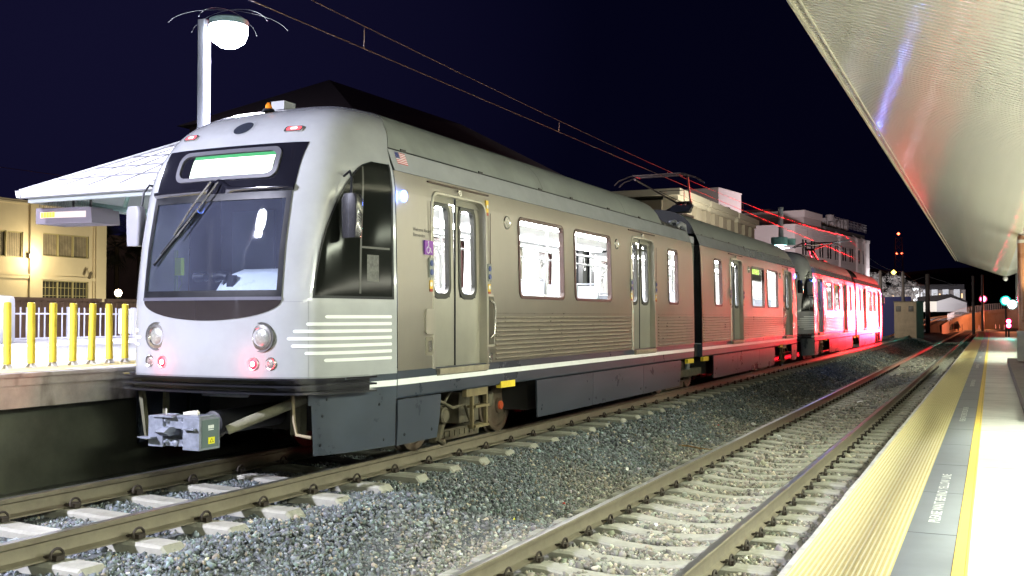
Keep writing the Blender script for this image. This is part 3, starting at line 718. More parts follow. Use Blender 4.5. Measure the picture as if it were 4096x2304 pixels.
    for cy, full in ((11.26, True),):
        bg_ = MB()
        for sx in (1,-1):
            bg_.box(min(sx*.50,sx*.62),max(sx*.50,sx*.62),cy-YC-1.25,cy-YC+1.3,.30,.44); bg_.box(min(sx*.62,sx*1.0),max(sx*.62,sx*1.0),cy-YC-.42,cy-YC+.10,.25,.62)
            bg_.lathe([(0,-.16*sx),(.09,-.16*sx),(.095,-.02*sx),(.075,0),(.07,-.01*sx),(0,-.01*sx)], (sx*1.22,cy-YC-1.12,.41), 'x', 20)
            bg_.tube([(sx*1.15,cy-YC-1.10,.34),(sx*1.12,cy-YC-1.15,.15),(sx*1.10,cy-YC-1.0,.10)], .045, 8)
            bg_.tube([(sx*1.16,cy-YC-1.3,.62),(sx*1.18,cy-YC-.9,.48),(sx*1.18,cy-YC-.62,.50),(sx*1.18,cy-YC-.52,.36),(sx*1.16,cy-YC-.42,.28)], .018, 8)
            bg_.tube([(sx*1.12,cy-YC-1.35,.45),(sx*1.14,cy-YC-1.05,.53),(sx*1.12,cy-YC-.85,.66)], .014, 8)
            bg_.tube([(sx*1.20,cy-YC-.45,.28),(sx*1.20,cy-YC-.45,.44)], .03, 8); bg_.tube([(sx*1.20,cy-YC-.45,.44),(sx*1.20,cy-YC-.45,.60)], .018, 8)
            bg_.lathe([(.06,.0),(.085,.03),(.085,.16),(.06,.2)], (sx*1.04,cy-YC+.25,.40), 'z', 16)
        bo = part(bg_, 'bogie', UNDER, h=h, auto=40)
        for sx in (1,-1):
            m = MB(); m.box(min(sx*.71,sx*.80),max(sx*.71,sx*.80),cy-YC-.62,cy-YC+.50,.035,.15)
            for k in range(8): m.box(min(sx*.80,sx*.812),max(sx*.80,sx*.812),cy-YC-.55+k*.13,cy-YC-.49+k*.13,.07,.14)
            m.box(min(sx*.70,sx*.84),max(sx*.70,sx*.84),cy-YC-.66,cy-YC+.54,.15,.175)
            s_ = part(m, 'track_brake', UNDER, h=h); s_.parent = bo
        for wy in (cy-1.09, cy+1.09):
            for sx in (1,-1):
                m = MB(); X0 = sx*.745
                m.lathe([(0,.07*sx),(.10,.07*sx),(.105,.045*sx),(.17,.035*sx),(.20,.03*sx),(.26,.035*sx),(.275,.05*sx),(.33,.052*sx),(.344,.045*sx),(.346,-.03*sx),(.372,-.045*sx),(.37,-.075*sx),(.30,-.07*sx),(0,-.07*sx)], (X0,wy-YC,.345), 'x', 48)
                wl = part(m, 'wheel', WHEELM, h=h, auto=30)
                m = MB(); m.lathe([(0,.10*sx),(.052,.10*sx),(.056,.09*sx),(.058,.05*sx)], (X0,wy-YC,.345), 'x', 18); s_ = part(m, 'hub_cap', ORANGE, h=h, auto=30); s_.parent = wl
        m = MB()
        for wy in (cy-1.09, cy+1.09): m.tube([(-.7,wy-YC,.345),(.7,wy-YC,.345)], .06, 12)
        s_ = part(m, 'axle', UNDER, h=h); s_.parent = bo
    # ---- cab
    zs = [.955,.98,1.05]+lin(1.12,1.70,10)+lin(1.74,2.68,16)+lin(2.72,3.18,10)+lin(3.22,3.78,22)+[3.80]
    ts = lin(-1,1,120); m = MB(); n0 = 0
    T_ = {z: (tu(-.815,z), tu(.815,z)) for z in zs}
    for i in range(len(zs)-1):
        for j in range(len(ts)-1):
            zc = (zs[i]+zs[i+1])/2; tcn = (ts[j]+ts[j+1])/2
            if 1.745 < zc < 2.665 and abs(tcn) < tu(.80,zc): continue
            m.add([S(ts[j],zs[i]),S(ts[j+1],zs[i]),S(ts[j+1],zs[i+1]),S(ts[j],zs[i+1])], [(0,1,2,3)])
    m.add([S(-1,3.8),S(1,3.8),S(0,3.8)], [(0,1,2)]); m.add([S(t,3.8) for t in lin(-1,1,20)], [tuple(range(21))])
    cab = part(m, 'cab_shell', PAINT, h=h, auto=60)
    m = MB()
    for sg in (1,-1): patch(lin(.965,1.66,8), lambda z: sg*.598, lambda z: sg*.6005, .0012, 1, m)
    patch(lin(1.655,1.658,1), lambda z: -.60, lambda z: -.46, .0012, 8, m); patch(lin(1.655,1.658,1), lambda z: .46, lambda z: .60, .0012, 8, m)
    s_ = part(m, 'nose_seam', mat('seam_fine', (.20,.20,.21), .6), h=h); s_.parent = cab
    # windshield: black border, glass, lower ledge
    def tr_(u): return (lambda z: tu(u, z))
    WT = lambda z: .795+.0*z
    m = MB()
    patch(lin(1.70,1.765,3), tr_(-.835), tr_(.835), .010, 40, m); patch(lin(2.63,2.70,3), tr_(-.835), tr_(.835), .010, 40, m)
    patch(lin(1.70,2.70,20), tr_(-.835), tr_(-.785), .011, 3, m); patch(lin(1.70,2.70,20), tr_(.785), tr_(.835), .011, 3, m)
    wsf = part(m, 'windshield_frame', BLACK, h=h, smooth=True); 
    m = patch(lin(1.755,2.64,20), tr_(-.80), tr_(.80), -.004, 40); ws = part(m, 'windshield', WSGLASS, h=h, smooth=True)
    m = patch(lin(1.672,1.703,2), tr_(-.84), tr_(.84), .014, 40); s_ = part(m, 'windshield_ledge', mat('ledge_grey', (.10,.10,.13), .3, 0, coat=.5), h=h, smooth=True); s_.parent = wsf
    # black mask with the destination sign
    m = patch(lin(2.705,3.19,14), tr_(-.845), lambda z: tu(.845+.02*(z-2.7)*2,z), .006, 44); mk = part(m, 'front_mask', GLOSSB, h=h, smooth=True)
    m = MB()
    rows = []
    for z, o2 in ((2.70,.012),(2.715,.035),(2.745,.045),(2.765,.012)):
        rows.append([Sn(tu(u,z), z+(max(0,.085-abs(u)*.55) if abs(u) < .16 else 0)*(0 if o2 < .02 and z < 2.71 else 1), o2) for u in lin(-.845,.845,60)])
    m.grid(rows); s_ = part(m, 'wiper_cowl', GLOSSB, h=h, smooth=True); s_.parent = mk
    def dens(poly, st=.03):
        out = []
        for k in range(len(poly)):
            a, b = poly[k], poly[(k+1)%len(poly)]; n_ = max(1,int(math.hypot(b[0]-a[0],b[1]-a[1])/st)); out += [(a[0]+(b[0]-a[0])*q/n_, a[1]+(b[1]-a[1])*q/n_) for q in range(n_)]
        return out
    def sgrid(poly, off, mb=None, mi=0):  # flat-ish outline laid on the skin, filled as a fan of strips
        mb = mb or MB(); mb.add([Sn(tu(u,z),z,off) for u, z in poly], [tuple(range(len(poly)))], mi); return mb
    o1 = dens(rrect(-.60,.64,2.835,3.145,.10,6)); i1 = [(.02+(u-.02)*(.575/.62), 2.99+(z-2.99)*(.115/.155)) for u, z in o1]; n1 = len(o1)
    m = MB(); m.grid([[Sn(tu(u,z),z,.004) for u, z in o1],[Sn(tu(u,z),z,.024) for u, z in o1],[Sn(tu(u,z),z,.024) for u, z in i1],[Sn(tu(u,z),z,.004) for u, z in i1]], close=True)
    sf = part(m, 'sign_frame', mat('sign_frame_grey', (.085,.085,.10), .4), h=h, auto=50); sf.parent = mk
    m = patch(lin(2.875,3.062,3), lambda z: tu(-.41,z), lambda z: tu(.575,z), .0125, 16); s_ = part(m, 'destination_display', emis('display_green_white', (.86,1.0,.80), 2.6), h=h); s_.parent = mk
    m = patch(lin(3.065,3.098,2), lambda z: tu(-.41,z), lambda z: tu(.58,z), .0125, 16); s_ = part(m, 'reflection_band', emis('reflection_green', (.03,.30,.09), .7), h=h); s_.parent = mk  # green reflection over the sign, put in as a weak glow
    m = MB()
    for u in (-.165,.085,.33): m.add([Sn(tu(u+a_,z),z,.0135) for a_, z in ((-.0025,2.876),(.0025,2.876),(.0025,3.062),(-.0025,3.062))], [(0,1,2,3)])
    s_ = part(m, 'display_seam', emis('display_seam', (.45,.75,.4), .9), h=h); s_.parent = mk
    # dark crescent under the windshield
    def um(z): return .835*math.sqrt(max(0,1-((1.672-z)/.19)**2))
    m = patch([1.4825+.19*(1-math.cos(R(90*k/14))) if k else 1.4823 for k in range(15)], lambda z: tu(-max(um(z),.004),z), lambda z: tu(max(um(z),.004),z), .006, 44); part(m, 'lower_crescent', mat('crescent_dark', (.05,.042,.042), .10, .3, coat=.8), h=h, smooth=True)
    # cab side windows
    BW = [(1.69,.745),(1.9,.755),(2.13,.772),(2.35,.79),(2.49,.805),(2.65,.828),(2.78,.850),(2.88,.872),(2.96,.898),(3.01,.925),(3.045,.957)]
    # the outline above was read for the front edge; the rear edge is upright
    FE = [(1.69,.628),(1.9,.636),(2.13,.655),(2.35,.678),(2.49,.700),(2.65,.728),(2.78,.758),(2.88,.790),(2.96,.822),(3.01,.855),(3.045,.900)]
    for sg in (1,-1):
        zz_ = lin(1.69,3.045,30)
        m = patch(zz_, lambda z: sg*ip(FE,z), lambda z: sg*.982, .0055, 14); cw = part(m, 'cab_side_window', mat('cab_window_dark', (.008,.009,.008), .10, 0, spec=.06), h=h, smooth=True)
        m = MB()
        patch(lin(1.69,1.715,1), lambda z: sg*(ip(FE,1.69)-.004), lambda z: sg*.985, .009, 12, m); patch(zz_, lambda z: sg*(ip(FE,z)-.005), lambda z: sg*(ip(FE,z)+.006), .009, 2, m); patch(zz_, lambda z: sg*.978, lambda z: sg*.986, .009, 2, m)
        s_ = part(m, 'window_gasket', BLACK, h=h, smooth=True); s_.parent = cw
        m = MB()
        patch(lin(1.74,2.98,12), lambda z: sg*.842, lambda z: sg*.850, .0075, 2, m); patch(lin(2.18,2.20,1), lambda z: sg*.85, lambda z: sg*.97, .0075, 8, m)
        s_ = part(m, 'window_bar', mat('bar_dark', (.035,.035,.032), .4), h=h); s_.parent = cw
        m = patch(lin(1.86,2.12,2), lambda z: sg*.875, lambda z: sg*.925, .0075, 4); s_ = part(m, 'paper_notice', mat('paper_dim', (.10,.10,.095), .6, noise=.5, nscale=20), h=h); s_.parent = cw
        # white stripes sweeping round the corner
        for k, tl in enumerate((.69,.585,.51,.478,.50,.575,.685)):
            z0 = 1.518-.0675*k; m = MB(); rr = .016
            rows = []
            for a_ in lin(-1,1,6):
                dz = rr*math.sin(a_*math.pi/2); e0 = (1-math.cos(a_*math.pi/2))*.012; rows.append([Sn(sg*(tl+e0+(.978-e0*.3-tl-e0)*q/20), z0+dz, .005) for q in range(21)])
            m.grid(rows); part(m, 'stripe_decal', WHITES, h=h, smooth=True)
        # navy belt of the cab with its white stripe, skirt
        m = patch(lin(.70,.955,3), lambda z: sg*.60, lambda z: sg*1.0, .002, 20); part(m, 'cab_belt', NAVY, h=h, smooth=True)
        m = patch(lin(.832,.890,1), lambda z: sg*.80, lambda z: sg*.998, .006, 12); part(m, 'white_stripe', WHITES, h=h, smooth=True)
        m = patch(lin(.235,.82,6), lambda z: sg*(.615+.03*(.8-z)), lambda z: sg*.997, 0.0, 18); 
        cs = part(m, 'cab_skirt', NAVY, h=h, smooth=True)
        m = MB()
        for t_, z_ in ((.67,.33),(.95,.31),(.68,.60),(.93,.66),(.70,.75)):
            c0 = Sn(sg*t_, z_, .002); m.lathe([(0,.006*sg),(.012,.005*sg),(.016,0)], tuple(c0), 'x', 8)
        s_ = part(m, 'fastener', BLACK, h=h); s_.parent = cs
        # lamps
        def disc(u, z, prof, name, matl, parent=None, seg=24, side=0):
            c0 = Sn(tu(u,z), z, 0); mb = MB(); mb.lathe([(r_,-d_) for r_, d_ in prof], tuple(c0), 'y', seg); o = part(mb, name, matl, h=h, auto=35)
            if parent: o.parent = parent
            return o
        hl = disc(sg*.636, 1.328, [(.082,.0),(.092,.012),(.118,.008),(.122,-.03)], 'headlight', BRIGHTM)
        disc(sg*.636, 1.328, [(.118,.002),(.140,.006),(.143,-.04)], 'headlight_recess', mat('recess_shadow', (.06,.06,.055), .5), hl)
        disc(sg*.636, 1.328, [(0,.016),(.04,.014),(.075,.006),(.085,-.004)], 'lens', mat('lamp_lens', (.66,.68,.62), .12, .6, bump=.006, bscale=60, noise=.3, nscale=30), hl)
        tl_ = disc(sg*.551, 1.080, [(.048,.004),(.058,.008),(.064,0),(.066,-.03)], 'tail_light', mat('lamp_rim', (.55,.45,.45), .3, .6))
        disc(sg*.551, 1.080, [(0,.010),(.03,.009),(.050,.0)], 'lens', emis('tail_red', (1.0,.02,.05), 1.6), tl_); disc(sg*.551, 1.080, [(0,.016),(.015,.0155),(.027,.011)], 'bulb_glow', emis('tail_hot', (1.0,.45,.50), 6), tl_)
        mk_ = disc(sg*.731, 1.084, [(.044,.004),(.054,.008),(.062,0),(.064,-.03)], 'marker_light', BRIGHTM)
        disc(sg*.731, 1.084, [(0,.012),(.03,.010),(.045,.0)], 'lens', mat('marker_lens', (.40,.36,.33), .2, .3, noise=.5, nscale=60), mk_)
        uc = sg*.641; o3 = rrect(uc-.10,uc+.10,3.305,3.365,.028,4)
        m = MB(); m.grid([[Sn(tu(u,z),z,-.005) for u, z in o3],[Sn(tu(u,z),z,.014) for u, z in o3],[Sn(tu(uc+(u-uc)*.85,3.335+(z-3.335)*.72),3.335+(z-3.335)*.72,.016) for u, z in o3]], close=True)
        ul = part(m, 'roof_marker_light', BRIGHTM, h=h, auto=50)
        m = MB(); i3 = rrect(uc-.075,uc+.08,3.315,3.355,.018,4); m.add([Sn(tu(u,z),z,.0175) for u, z in i3], [tuple(range(len(i3)))]); s_ = part(m, 'lens', emis('marker_red', (1.0,.10,.12), 1.3), h=h); s_.parent = ul
        m = MB(); i4 = rrect(uc-.03,uc+.04,3.323,3.347,.011,4); m.add([Sn(tu(u,z),z,.0195) for u, z in i4], [tuple(range(len(i4)))]); s_ = part(m, 'bulb_glow', emis('marker_hot', (1.0,.62,.62), 4), h=h); s_.parent = ul
        # mirror
        tm = .748
        c0 = Sn(sg*tm, 2.86, .0); c1 = Sn(sg*tm, 2.80, .14)
        m = MB(); m.tube([c0, Sn(sg*tm,2.88,.10), c1, Sn(sg*tm,2.62,.14)], .012, 8); m.tube([Sn(sg*(tm+.05),2.90,0), Sn(sg*(tm+.02),2.88,.13)], .010, 8)
        mi_ = part(m, 'mirror', BLACK, h=h, auto=40)
        cc = Sn(sg*tm, 2.46, .175); m = MB(); rows = []
        for zr, rw in ((-.235,.10),(-.20,.105),(0,.115),(.16,.115),(.215,.085)):
            r_ = rrect(-rw,rw,-.055,.055,.035,4); rows.append([(cc.x+sg*px*.85,cc.y+py,cc.z+zr*.92) for px, py in r_])
        m.grid(rows, close=True); m.add(rows[0], [tuple(range(len(rows[0])))]); m.add(rows[-1], [tuple(range(len(rows[-1])))]); s_ = part(m, 'mirror_housing', mat('mirror_shell', (.02,.02,.022), .2, coat=.5) if sg > 0 else mat('mirror_shell_grey', (.30,.30,.33), .35), h=h, auto=50); s_.parent = mi_
    # camera port in the forehead, beacon, roof box
    m = MB(); c = [(0.10+.105*math.cos(R(a_)), 3.40+.072*math.sin(R(a_))) for a_ in range(0,360,12)]
    c = [((u-.10)*1.0+.0, z) for u, z in c]; m.add([Sn(tu(u if abs(u) > 1e-4 else 1e-4,z),z,.0045) for u, z in c], [tuple(range(len(c)))]); em = part(m, 'forehead_window', mat('forehead_glass', (.03,.035,.05), .12, coat=.5), h=h)
    m = MB(); big = [(u*1.30, 3.40+(z-3.40)*1.30) for u, z in c]; mid_ = [(u*1.27, 3.40+(z-3.40)*1.27) for u, z in c]
    m.grid([[Sn(tu(u if abs(u) > 1e-4 else 1e-4,z),z,.002) for u, z in big],[Sn(tu(u if abs(u) > 1e-4 else 1e-4,z),z,.003) for u, z in mid_]], close=True); s_ = part(m, 'ring_line', mat('line_grey', (.25,.25,.27), .5), h=h); s_.parent = em
    m = MB(); m.lathe([(.0,.075),(.014,.07),(.028,.052),(.038,.015),(.042,.0)], (.02,8.50-YC,3.655), 'z', 18); bc = part(m, 'beacon', mat('amber_lens', (.75,.22,.02), .2), h=h, auto=50)
    m = MB(); m.lathe([(.042,.0),(.058,-.005),(.068,-.03)], (.02,8.50-YC,3.662), 'z', 18); s_ = part(m, 'beacon_base', BLACK, h=h); s_.parent = bc
    m = MB(); m.box(-.30,-.13,8.95-YC,9.15-YC,3.76,3.85); part(m, 'roof_box', PAINT, h=h)
    # wiper
    m = MB(); pv = Sn(-.03, 2.80, .07); en = Sn(tu(-.42,2.30), 2.30, .06); e2 = Sn(tu(-.44,2.28),2.28,.06)
    m.tube([pv, (pv+en)/2+Vector((0,-.02,0)), en], .010, 6); m.tube([Sn(.02,2.79,.07), Sn(tu(-.38,2.27),2.27,.07)], .008, 6); wp = part(m, 'wiper', BRIGHTM, h=h, auto=40)
    m = MB(); a0, a1 = Sn(tu(-.20,2.52),2.52,.035), Sn(tu(-.69,2.02),2.02,.03)
    for q in range(1): m.tube([a0, (a0+a1)/2, a1], .014, 6); m.tube([a0+Vector((0,-.02,.02)), a1*.8+a0*.2+Vector((0,-.02,.01))], .006, 5)
    s_ = part(m, 'wiper_blade', BLACK, h=h, auto=40); s_.parent = wp
    # anti-climber bumper with three fins
    m = MB(); ts2 = [(-.88+1.76*k/60) for k in range(61)]
    def fin(z0, z1, o0, o1):
        rows = [[Sn(t,z,o_) for t in ts2] for z, o_ in ((z0,o0),(z0+.004,o1),(z1-.004,o1),(z1,o0))]; m.grid(rows); m.add([r[0] for r in rows],[(0,1,2,3)]); m.add([r[-1] for r in rows],[(0,1,2,3)])
    fin(.935,.962,-.02,.125); fin(.870,.895,-.02,.125); fin(.805,.832,-.02,.125); fin(.81,.955,-.02,.03)
    part(m, 'bumper', mat('bumper_black', (.012,.012,.016), .18, coat=.4), h=h, auto=40)
    # cab interior: dash, bulkhead, seat, gadget boxes
    m = MB(); rows = []
    for y, z in ((7.75,1.62),(7.78,1.74),(7.95,1.93),(8.15,1.99),(8.45,1.95),(8.6,1.7),(8.6,1.0)):
        rows.append([(x,y-YC+.10*max(0,(.25-x)*1.1)**2*0+(0 if x > -.1 else 0),z-(0 if x > -.05 else min(.33,(-.05-x)*1.3))) for x in lin(-.92,.94,18)])
    m.grid(rows); ci = part(m, 'driver_desk', mat('desk_grey', (.66,.70,.74), .3, noise=.05), h=h, smooth=True)
    m = MB(); m.box(-1.2,1.2,9.20-YC,9.24-YC,.98,3.0,0); m.box(-1.0,-.42,9.16-YC,9.2-YC,1.1,2.7,1); m.box(-.30,.25,9.15-YC,9.2-YC,1.5,2.9,2); m.box(-1.32,1.32,8.0-YC,9.2-YC,.93,.95); m.box(-1.1,1.1,8.3-YC,9.2-YC,2.95,2.97); s_ = part(m, 'cab_bulkhead', [mat('bulkhead_dark', (.035,.045,.055), .5, noise=.2), mat('door_bluegrey', (.10,.13,.16), .4), mat('column_bluegrey', (.22,.26,.32), .4)], h=h); s_.parent = ci
    m = MB(); m.tube([(-.10,7.86-YC,1.90),(-.02,7.86-YC,1.92),(.06,7.86-YC,1.90)], .05, 12); m.tube([(-.36,7.86-YC,1.91),(-.22,7.86-YC,1.91)], .045, 12); m.box(.05,.13,7.84-YC,7.9-YC,1.72,1.92); m.tube([(-.0,7.88-YC,1.88),(.0,7.88-YC,1.76)], .02, 8); s_ = part(m, 'dash_camera', BLACK, h=h, auto=40); s_.parent = ci
    m = MB(); m.box(-.80,-.72,8.05-YC,8.1-YC,1.94,2.12); s_ = part(m, 'card_reader', mat('lime_green', (.45,.62,.05), .5), h=h); s_.parent = ci
    m = MB(); m.box(-.86,-.83,8.1-YC,8.13-YC,1.65,2.2); m.tube([(-.74,8.07-YC,1.94),(-.72,8.07-YC,1.85),(-.80,8.05-YC,1.72)], .006, 5); s_ = part(m, 'reader_stand', mat('stand_green', (.25,.32,.15), .5), h=h); s_.parent = ci
    # coupler and hoses
    m = MB(); y0 = 7.20-YC
    m.box(-.30,-.13,y0,y0+.24,.33,.61); m.box(.12,.31,y0-.01,y0+.26,.315,.60); m.box(-.13,.12,y0+.03,y0+.12,.50,.60); m.box(-.13,.12,y0+.03,y0+.12,.34,.40); m.box(-.13,.12,y0+.10,y0+.2,.34,.60)
    m.prism([(-.36,.415),(-.30,.405),(-.20,.405),(-.20,.42),(-.36,.42)], y0-.08, y0, 'y'); m.prism([(.14,.50),(.28,.50),(.28,.515),(.14,.515)], y0-.05, y0, 'y')
    m.box(-.24,.0,y0-.02,y0+.08,.60,.615); m.box(.02,.28,y0+.02,y0+.24,.60,.62)
    for x, z in ((-.10,.57),(-.10,.375)): m.lathe([(0,-.05),(.018,-.03),(.022,.04)], (x,y0+.03,z), 'y', 12)
    for x, z in ((.09,.575),(.09,.37)): m.lathe([(.012,-.005),(.022,-.008),(.026,.03)], (x,y0+.03,z), 'y', 14)
    m.lathe([(0,-.02),(.02,-.02),(.034,-.01),(.036,.05)], (0,y0+.03,.37), 'y', 16)
    cp = part(m, 'coupler', GREYM, h=h, auto=40)
    m = MB(); m.prism([(y0-.10,.475),(y0-.03,.515),(y0+.10,.515),(y0+.10,.435),(y0-.03,.435)], -.13, -.02, 'x'); s_ = part(m, 'coupler_hook', GREYM, h=h); s_.parent = cp
    m = MB(); m.box(.3105,.316,y0+.02,y0+.24,.335,.585); s_ = part(m, 'cover_plate', mat('plate_green_grey', (.10,.14,.14), .5), h=h); s_.parent = cp
    m = MB(); m.box(.316,.319,y0+.10,y0+.185,.365,.425); s_ = part(m, 'warning_label', mat('label_yellow', (.75,.70,.03), .5), h=h); s_.parent = cp
    m = MB(); m.prism([(y0+.115,.378),(y0+.17,.378),(y0+.1425,.415)], .3192, .3202, 'x'); s_ = part(m, 'warning_triangle', BLACK, h=h); s_.parent = cp
    m = MB(); m.prism([(y0+.125,.3835),(y0+.16,.3835),(y0+.1425,.4075)], .3203, .3210, 'x'); s_ = part(m, 'warning_triangle', MATS['label_yellow'], h=h); s_.parent = cp
    m = MB()
    for k in range(3): m.box(.316,.3185,y0+.10+k*.026,y0+.12+k*.026,.505,.535)
    m.box(.316,.3185,y0+.10,y0+.17,.49,.497); s_ = part(m, 'plate_mark', WHITES, h=h); s_.parent = cp
    m = MB(); m.tube([(.02,y0+.12,.62),(.12,y0+.14,.635),(.16,y0+.15,.625)], .024, 10); m.tube([(.17,y0+.12,.62),(.17,y0+.12,.665)], .008, 6); m.tube([(-.18,y0+.1,.61),(-.18,y0+.1,.67)], .007, 6); s_ = part(m, 'hose_fitting', mat('ivory', (.62,.60,.52), .5), h=h, auto=40); s_.parent = cp
    m = MB(); m.tube([(0,y0+.2,.47),(0,y0+.5,.47),(0,y0+.52,.5),(0,8.9-YC,.52)], [.07,.07,.12,.12], 14); s_ = part(m, 'drawbar', mat('drawbar_dark', (.02,.02,.024), .5), h=h, auto=40); s_.parent = cp
    m = MB(); m.tube([(.28,7.6-YC,.46),(.42,7.75-YC,.54),(.62,7.9-YC,.64),(.80,8.1-YC,.74)], [.045,.05,.05,.05], 12); part(m, 'corrugated_hose', mat('hose_tan', (.20,.19,.13), .8, noise=.3, bump=.004, bscale=60), h=h, auto=40)
    m = MB(); m.tube([(.84,7.85-YC,.78),(.86,7.84-YC,.55),(.90,7.83-YC,.42),(1.05,7.85-YC,.40)], .016, 8); part(m, 'air_pipe', mat('pipe_tan', (.32,.26,.16), .7, noise=.2), h=h, auto=40)
    m = MB()
    for k in range(12):
        t = k/11; p0 = Vector((.10+.18*t, 7.55-YC+.05*t, .36+.10*t-.02*math.sin(t*3.1)))
        a_ = Vector((.012,0,.006)); b_ = Vector((0,.007,0)) if k % 2 else Vector((-.003,0,.007))
        m.tube([p0-a_+b_, p0+a_+b_, p0+a_-b_, p0-a_-b_, p0-a_+b_], .0028, 5, cap=False)
    part(m, 'safety_chain', BRIGHTM, h=h)
    m = MB(); m.box(.62,.74,8.1-YC,8.2-YC,.38,.78); m.prism([(-.98,.78),(-.93,.78),(-.86,.30),(-.885,.30)], 7.75-YC, 7.80-YC, 'y'); m.box(-.80,-.76,7.9-YC,7.95-YC,.32,.8); part(m, 'frame_bracket', mat('bracket_olive', (.12,.115,.07), .7, noise=.3), h=h)

build_half(1); build_half(-1)

# lettering, flag, sign in the half that faces the camera
INK = mat('ink_dark', (.03,.03,.03), .6)
for body, z in (('Welcome Aboard', 2.428), ('Bienvenidos', 2.372)):
    t = text(body, (wx(z)+.004, 9.185-YC, z-.018), (R(90),0,R(90)), .052, INK, car, name='side_lettering')
m = MB(); fy0, fy1, fz0, fz1 = 8.985-YC, 9.195-YC, 3.085, 3.21
def fx(z): return wx(z)+.0115
for k in range(13):
    a, b = fz0+(fz1-fz0)*k/13, fz0+(fz1-fz0)*(k+1)/13
    m.add([(fx(a),fy0,a),(fx(a),fy1,a),(fx(b),fy1,b),(fx(b),fy0,b)], [(0,1,2,3)], 0 if k % 2 == 0 else 1)
a, b = fz0+(fz1-fz0)*6/13, fz1
m.add([(fx(a)+.0015,fy0,a),(fx(a)+.0015,fy0+.085,a),(fx(b)+.0015,fy0+.085,b),(fx(b)+.0015,fy0,b)], [(0,1,2,3)], 2)
for i in range(5):
    for j in range(4):
        y_, z_ = fy0+.010+i*.0155+(.008 if j % 2 else 0), a+.008+j*.0155
        m.add([(fx(z_)+.0022,y_,z_),(fx(z_)+.0022,y_+.004,z_),(fx(z_+.004)+.0022,y_+.004,z_+.004),(fx(z_+.004)+.0022,y_,z_+.004)], [(0,1,2,3)], 1)
m.build('flag_decal', [mat('flag_red', (.45,.03,.04), .5), mat('flag_white', (.8,.8,.8), .5), mat('flag_blue', (.02,.03,.14), .5)], car, fix=False)
# side destination display behind the fifth window: dark blind and a lime display
for h_, sx in ((-1,1), (-1,-1)):
    a, b = WINS[1]
    m = MB(); m.box(min(sx*1.262,sx*1.268),max(sx*1.262,sx*1.268),a-YC+.02,b-YC-.02,2.44,2.80); bl = part(m, 'window_blind', mat('blind_olive', (.06,.06,.045), .6), h=h_)
    m = MB(); m.box(min(sx*1.270,sx*1.276),max(sx*1.270,sx*1.276),a-YC+.35,b-YC-.35,2.60,2.735); s_ = part(m, 'side_display', emis('lime_display', (.62,.95,.06), 1.0), h=h_); s_.parent = bl
# bellows between the halves
m = MB(); rows = []
for k in range(17):
    y = -.30+.6*k/16; d = .0 if k % 2 else .045
    rows.append([(s_*(1.20-d),y,z) for s_, z in ((-1,.75),(-1,3.05))]+[(-.9,y,3.32-d),(.9,y,3.32-d)]+[(s_*(1.20-d),y,z) for s_, z in ((1,3.05),(1,.75))])
m.grid(rows); m.build('bellows', mat('bellows_rubber', (.035,.04,.03), .45, noise=.2), car, fix=False)
m = MB(); m.box(-1.18,1.18,-.30,.30,.70,.78); m.box(.95,1.22,-.16,.2,3.03,3.16); m.tube([(1.12,-.06,.9),(1.15,-.04,.6),(1.12,-.02,.45)], .05, 10)
m.tube([(1.0,-.5,3.20),(1.05,-.42,3.36),(1.05,-.2,3.40),(1.05,.05,3.38),(1.02,.2,3.28)], .055, 10); m.tube([(.85,-.5,3.20),(.9,-.38,3.42),(.9,-.1,3.46),(.9,.15,3.40)], .045, 10)
m.build('joint_cover', mat('joint_grey_box', (.22,.23,.25), .5, noise=.2), car, auto=40)
# centre bogie
bg_ = MB()
for sx in (1,-1): bg_.box(min(sx*.98,sx*1.10),max(sx*.98,sx*1.10),-1.2,1.2,.30,.44); bg_.box(min(sx*.6,sx*.95),max(sx*.6,sx*.95),-.3,.3,.25,.6)
bo = bg_.build('bogie', UNDER, car)
for wy in (-.90,1.20):
    for sx in (1,-1):
        m = MB(); m.lathe([(0,.07*sx),(.10,.07*sx),(.105,.045*sx),(.17,.035*sx),(.26,.035*sx),(.275,.05*sx),(.33,.052*sx),(.344,.045*sx),(.346,-.03*sx),(.372,-.045*sx),(.37,-.075*sx),(0,-.07*sx)], (sx*.745,wy,.345), 'x', 40); m.build('wheel', WHEELM, car, auto=30)
m = MB()
for sx in (1,-1): m.box(min(sx*.71,sx*.80),max(sx*.71,sx*.80),-.45,.85,.035,.15); m.box(min(sx*.69,sx*.86),max(sx*.69,sx*.86),-.5,.9,.15,.175)
s_ = m.build('track_brake', UNDER, bo)
# pantograph
PANT = mat('pantograph_iron', (.05,.035,.03), .35, .7)
pn = MB(); pn.box(-.45,.45,2.1,3.1,3.83,3.88); pn.tube([(-.35,2.3,3.80),(-.35,2.3,3.93)], .04, 8); pn.tube([(.35,2.3,3.80),(.35,2.3,3.93)], .04, 8); pn.tube([(.0,3.0,3.80),(.0,3.0,3.95)], .05, 8)
pan = pn.build('pantograph', PANT, car)
m = MB(); m.tube([(-.12,2.55,3.92),(-.06,3.85,4.28)], .045, 10); m.tube([(.12,2.55,3.92),(.06,3.85,4.28)], .03, 10); m.tube([(-.20,3.85,4.28),(.20,3.85,4.28)], .05, 10); s_ = m.build('lower_arm', PANT, pan); 
m = MB(); m.tube([(.16,3.88,4.28),(.62,1.95,4.66)], .022, 8); m.tube([(-.16,3.88,4.28),(-.62,1.95,4.66)], .022, 8); m.tube([(0,3.88,4.28),(.3,2.8,4.47),(-.3,2.8,4.47),(0,3.88,4.28)], .010, 6); s_ = m.build('upper_arm', PANT, pan)
m = MB()
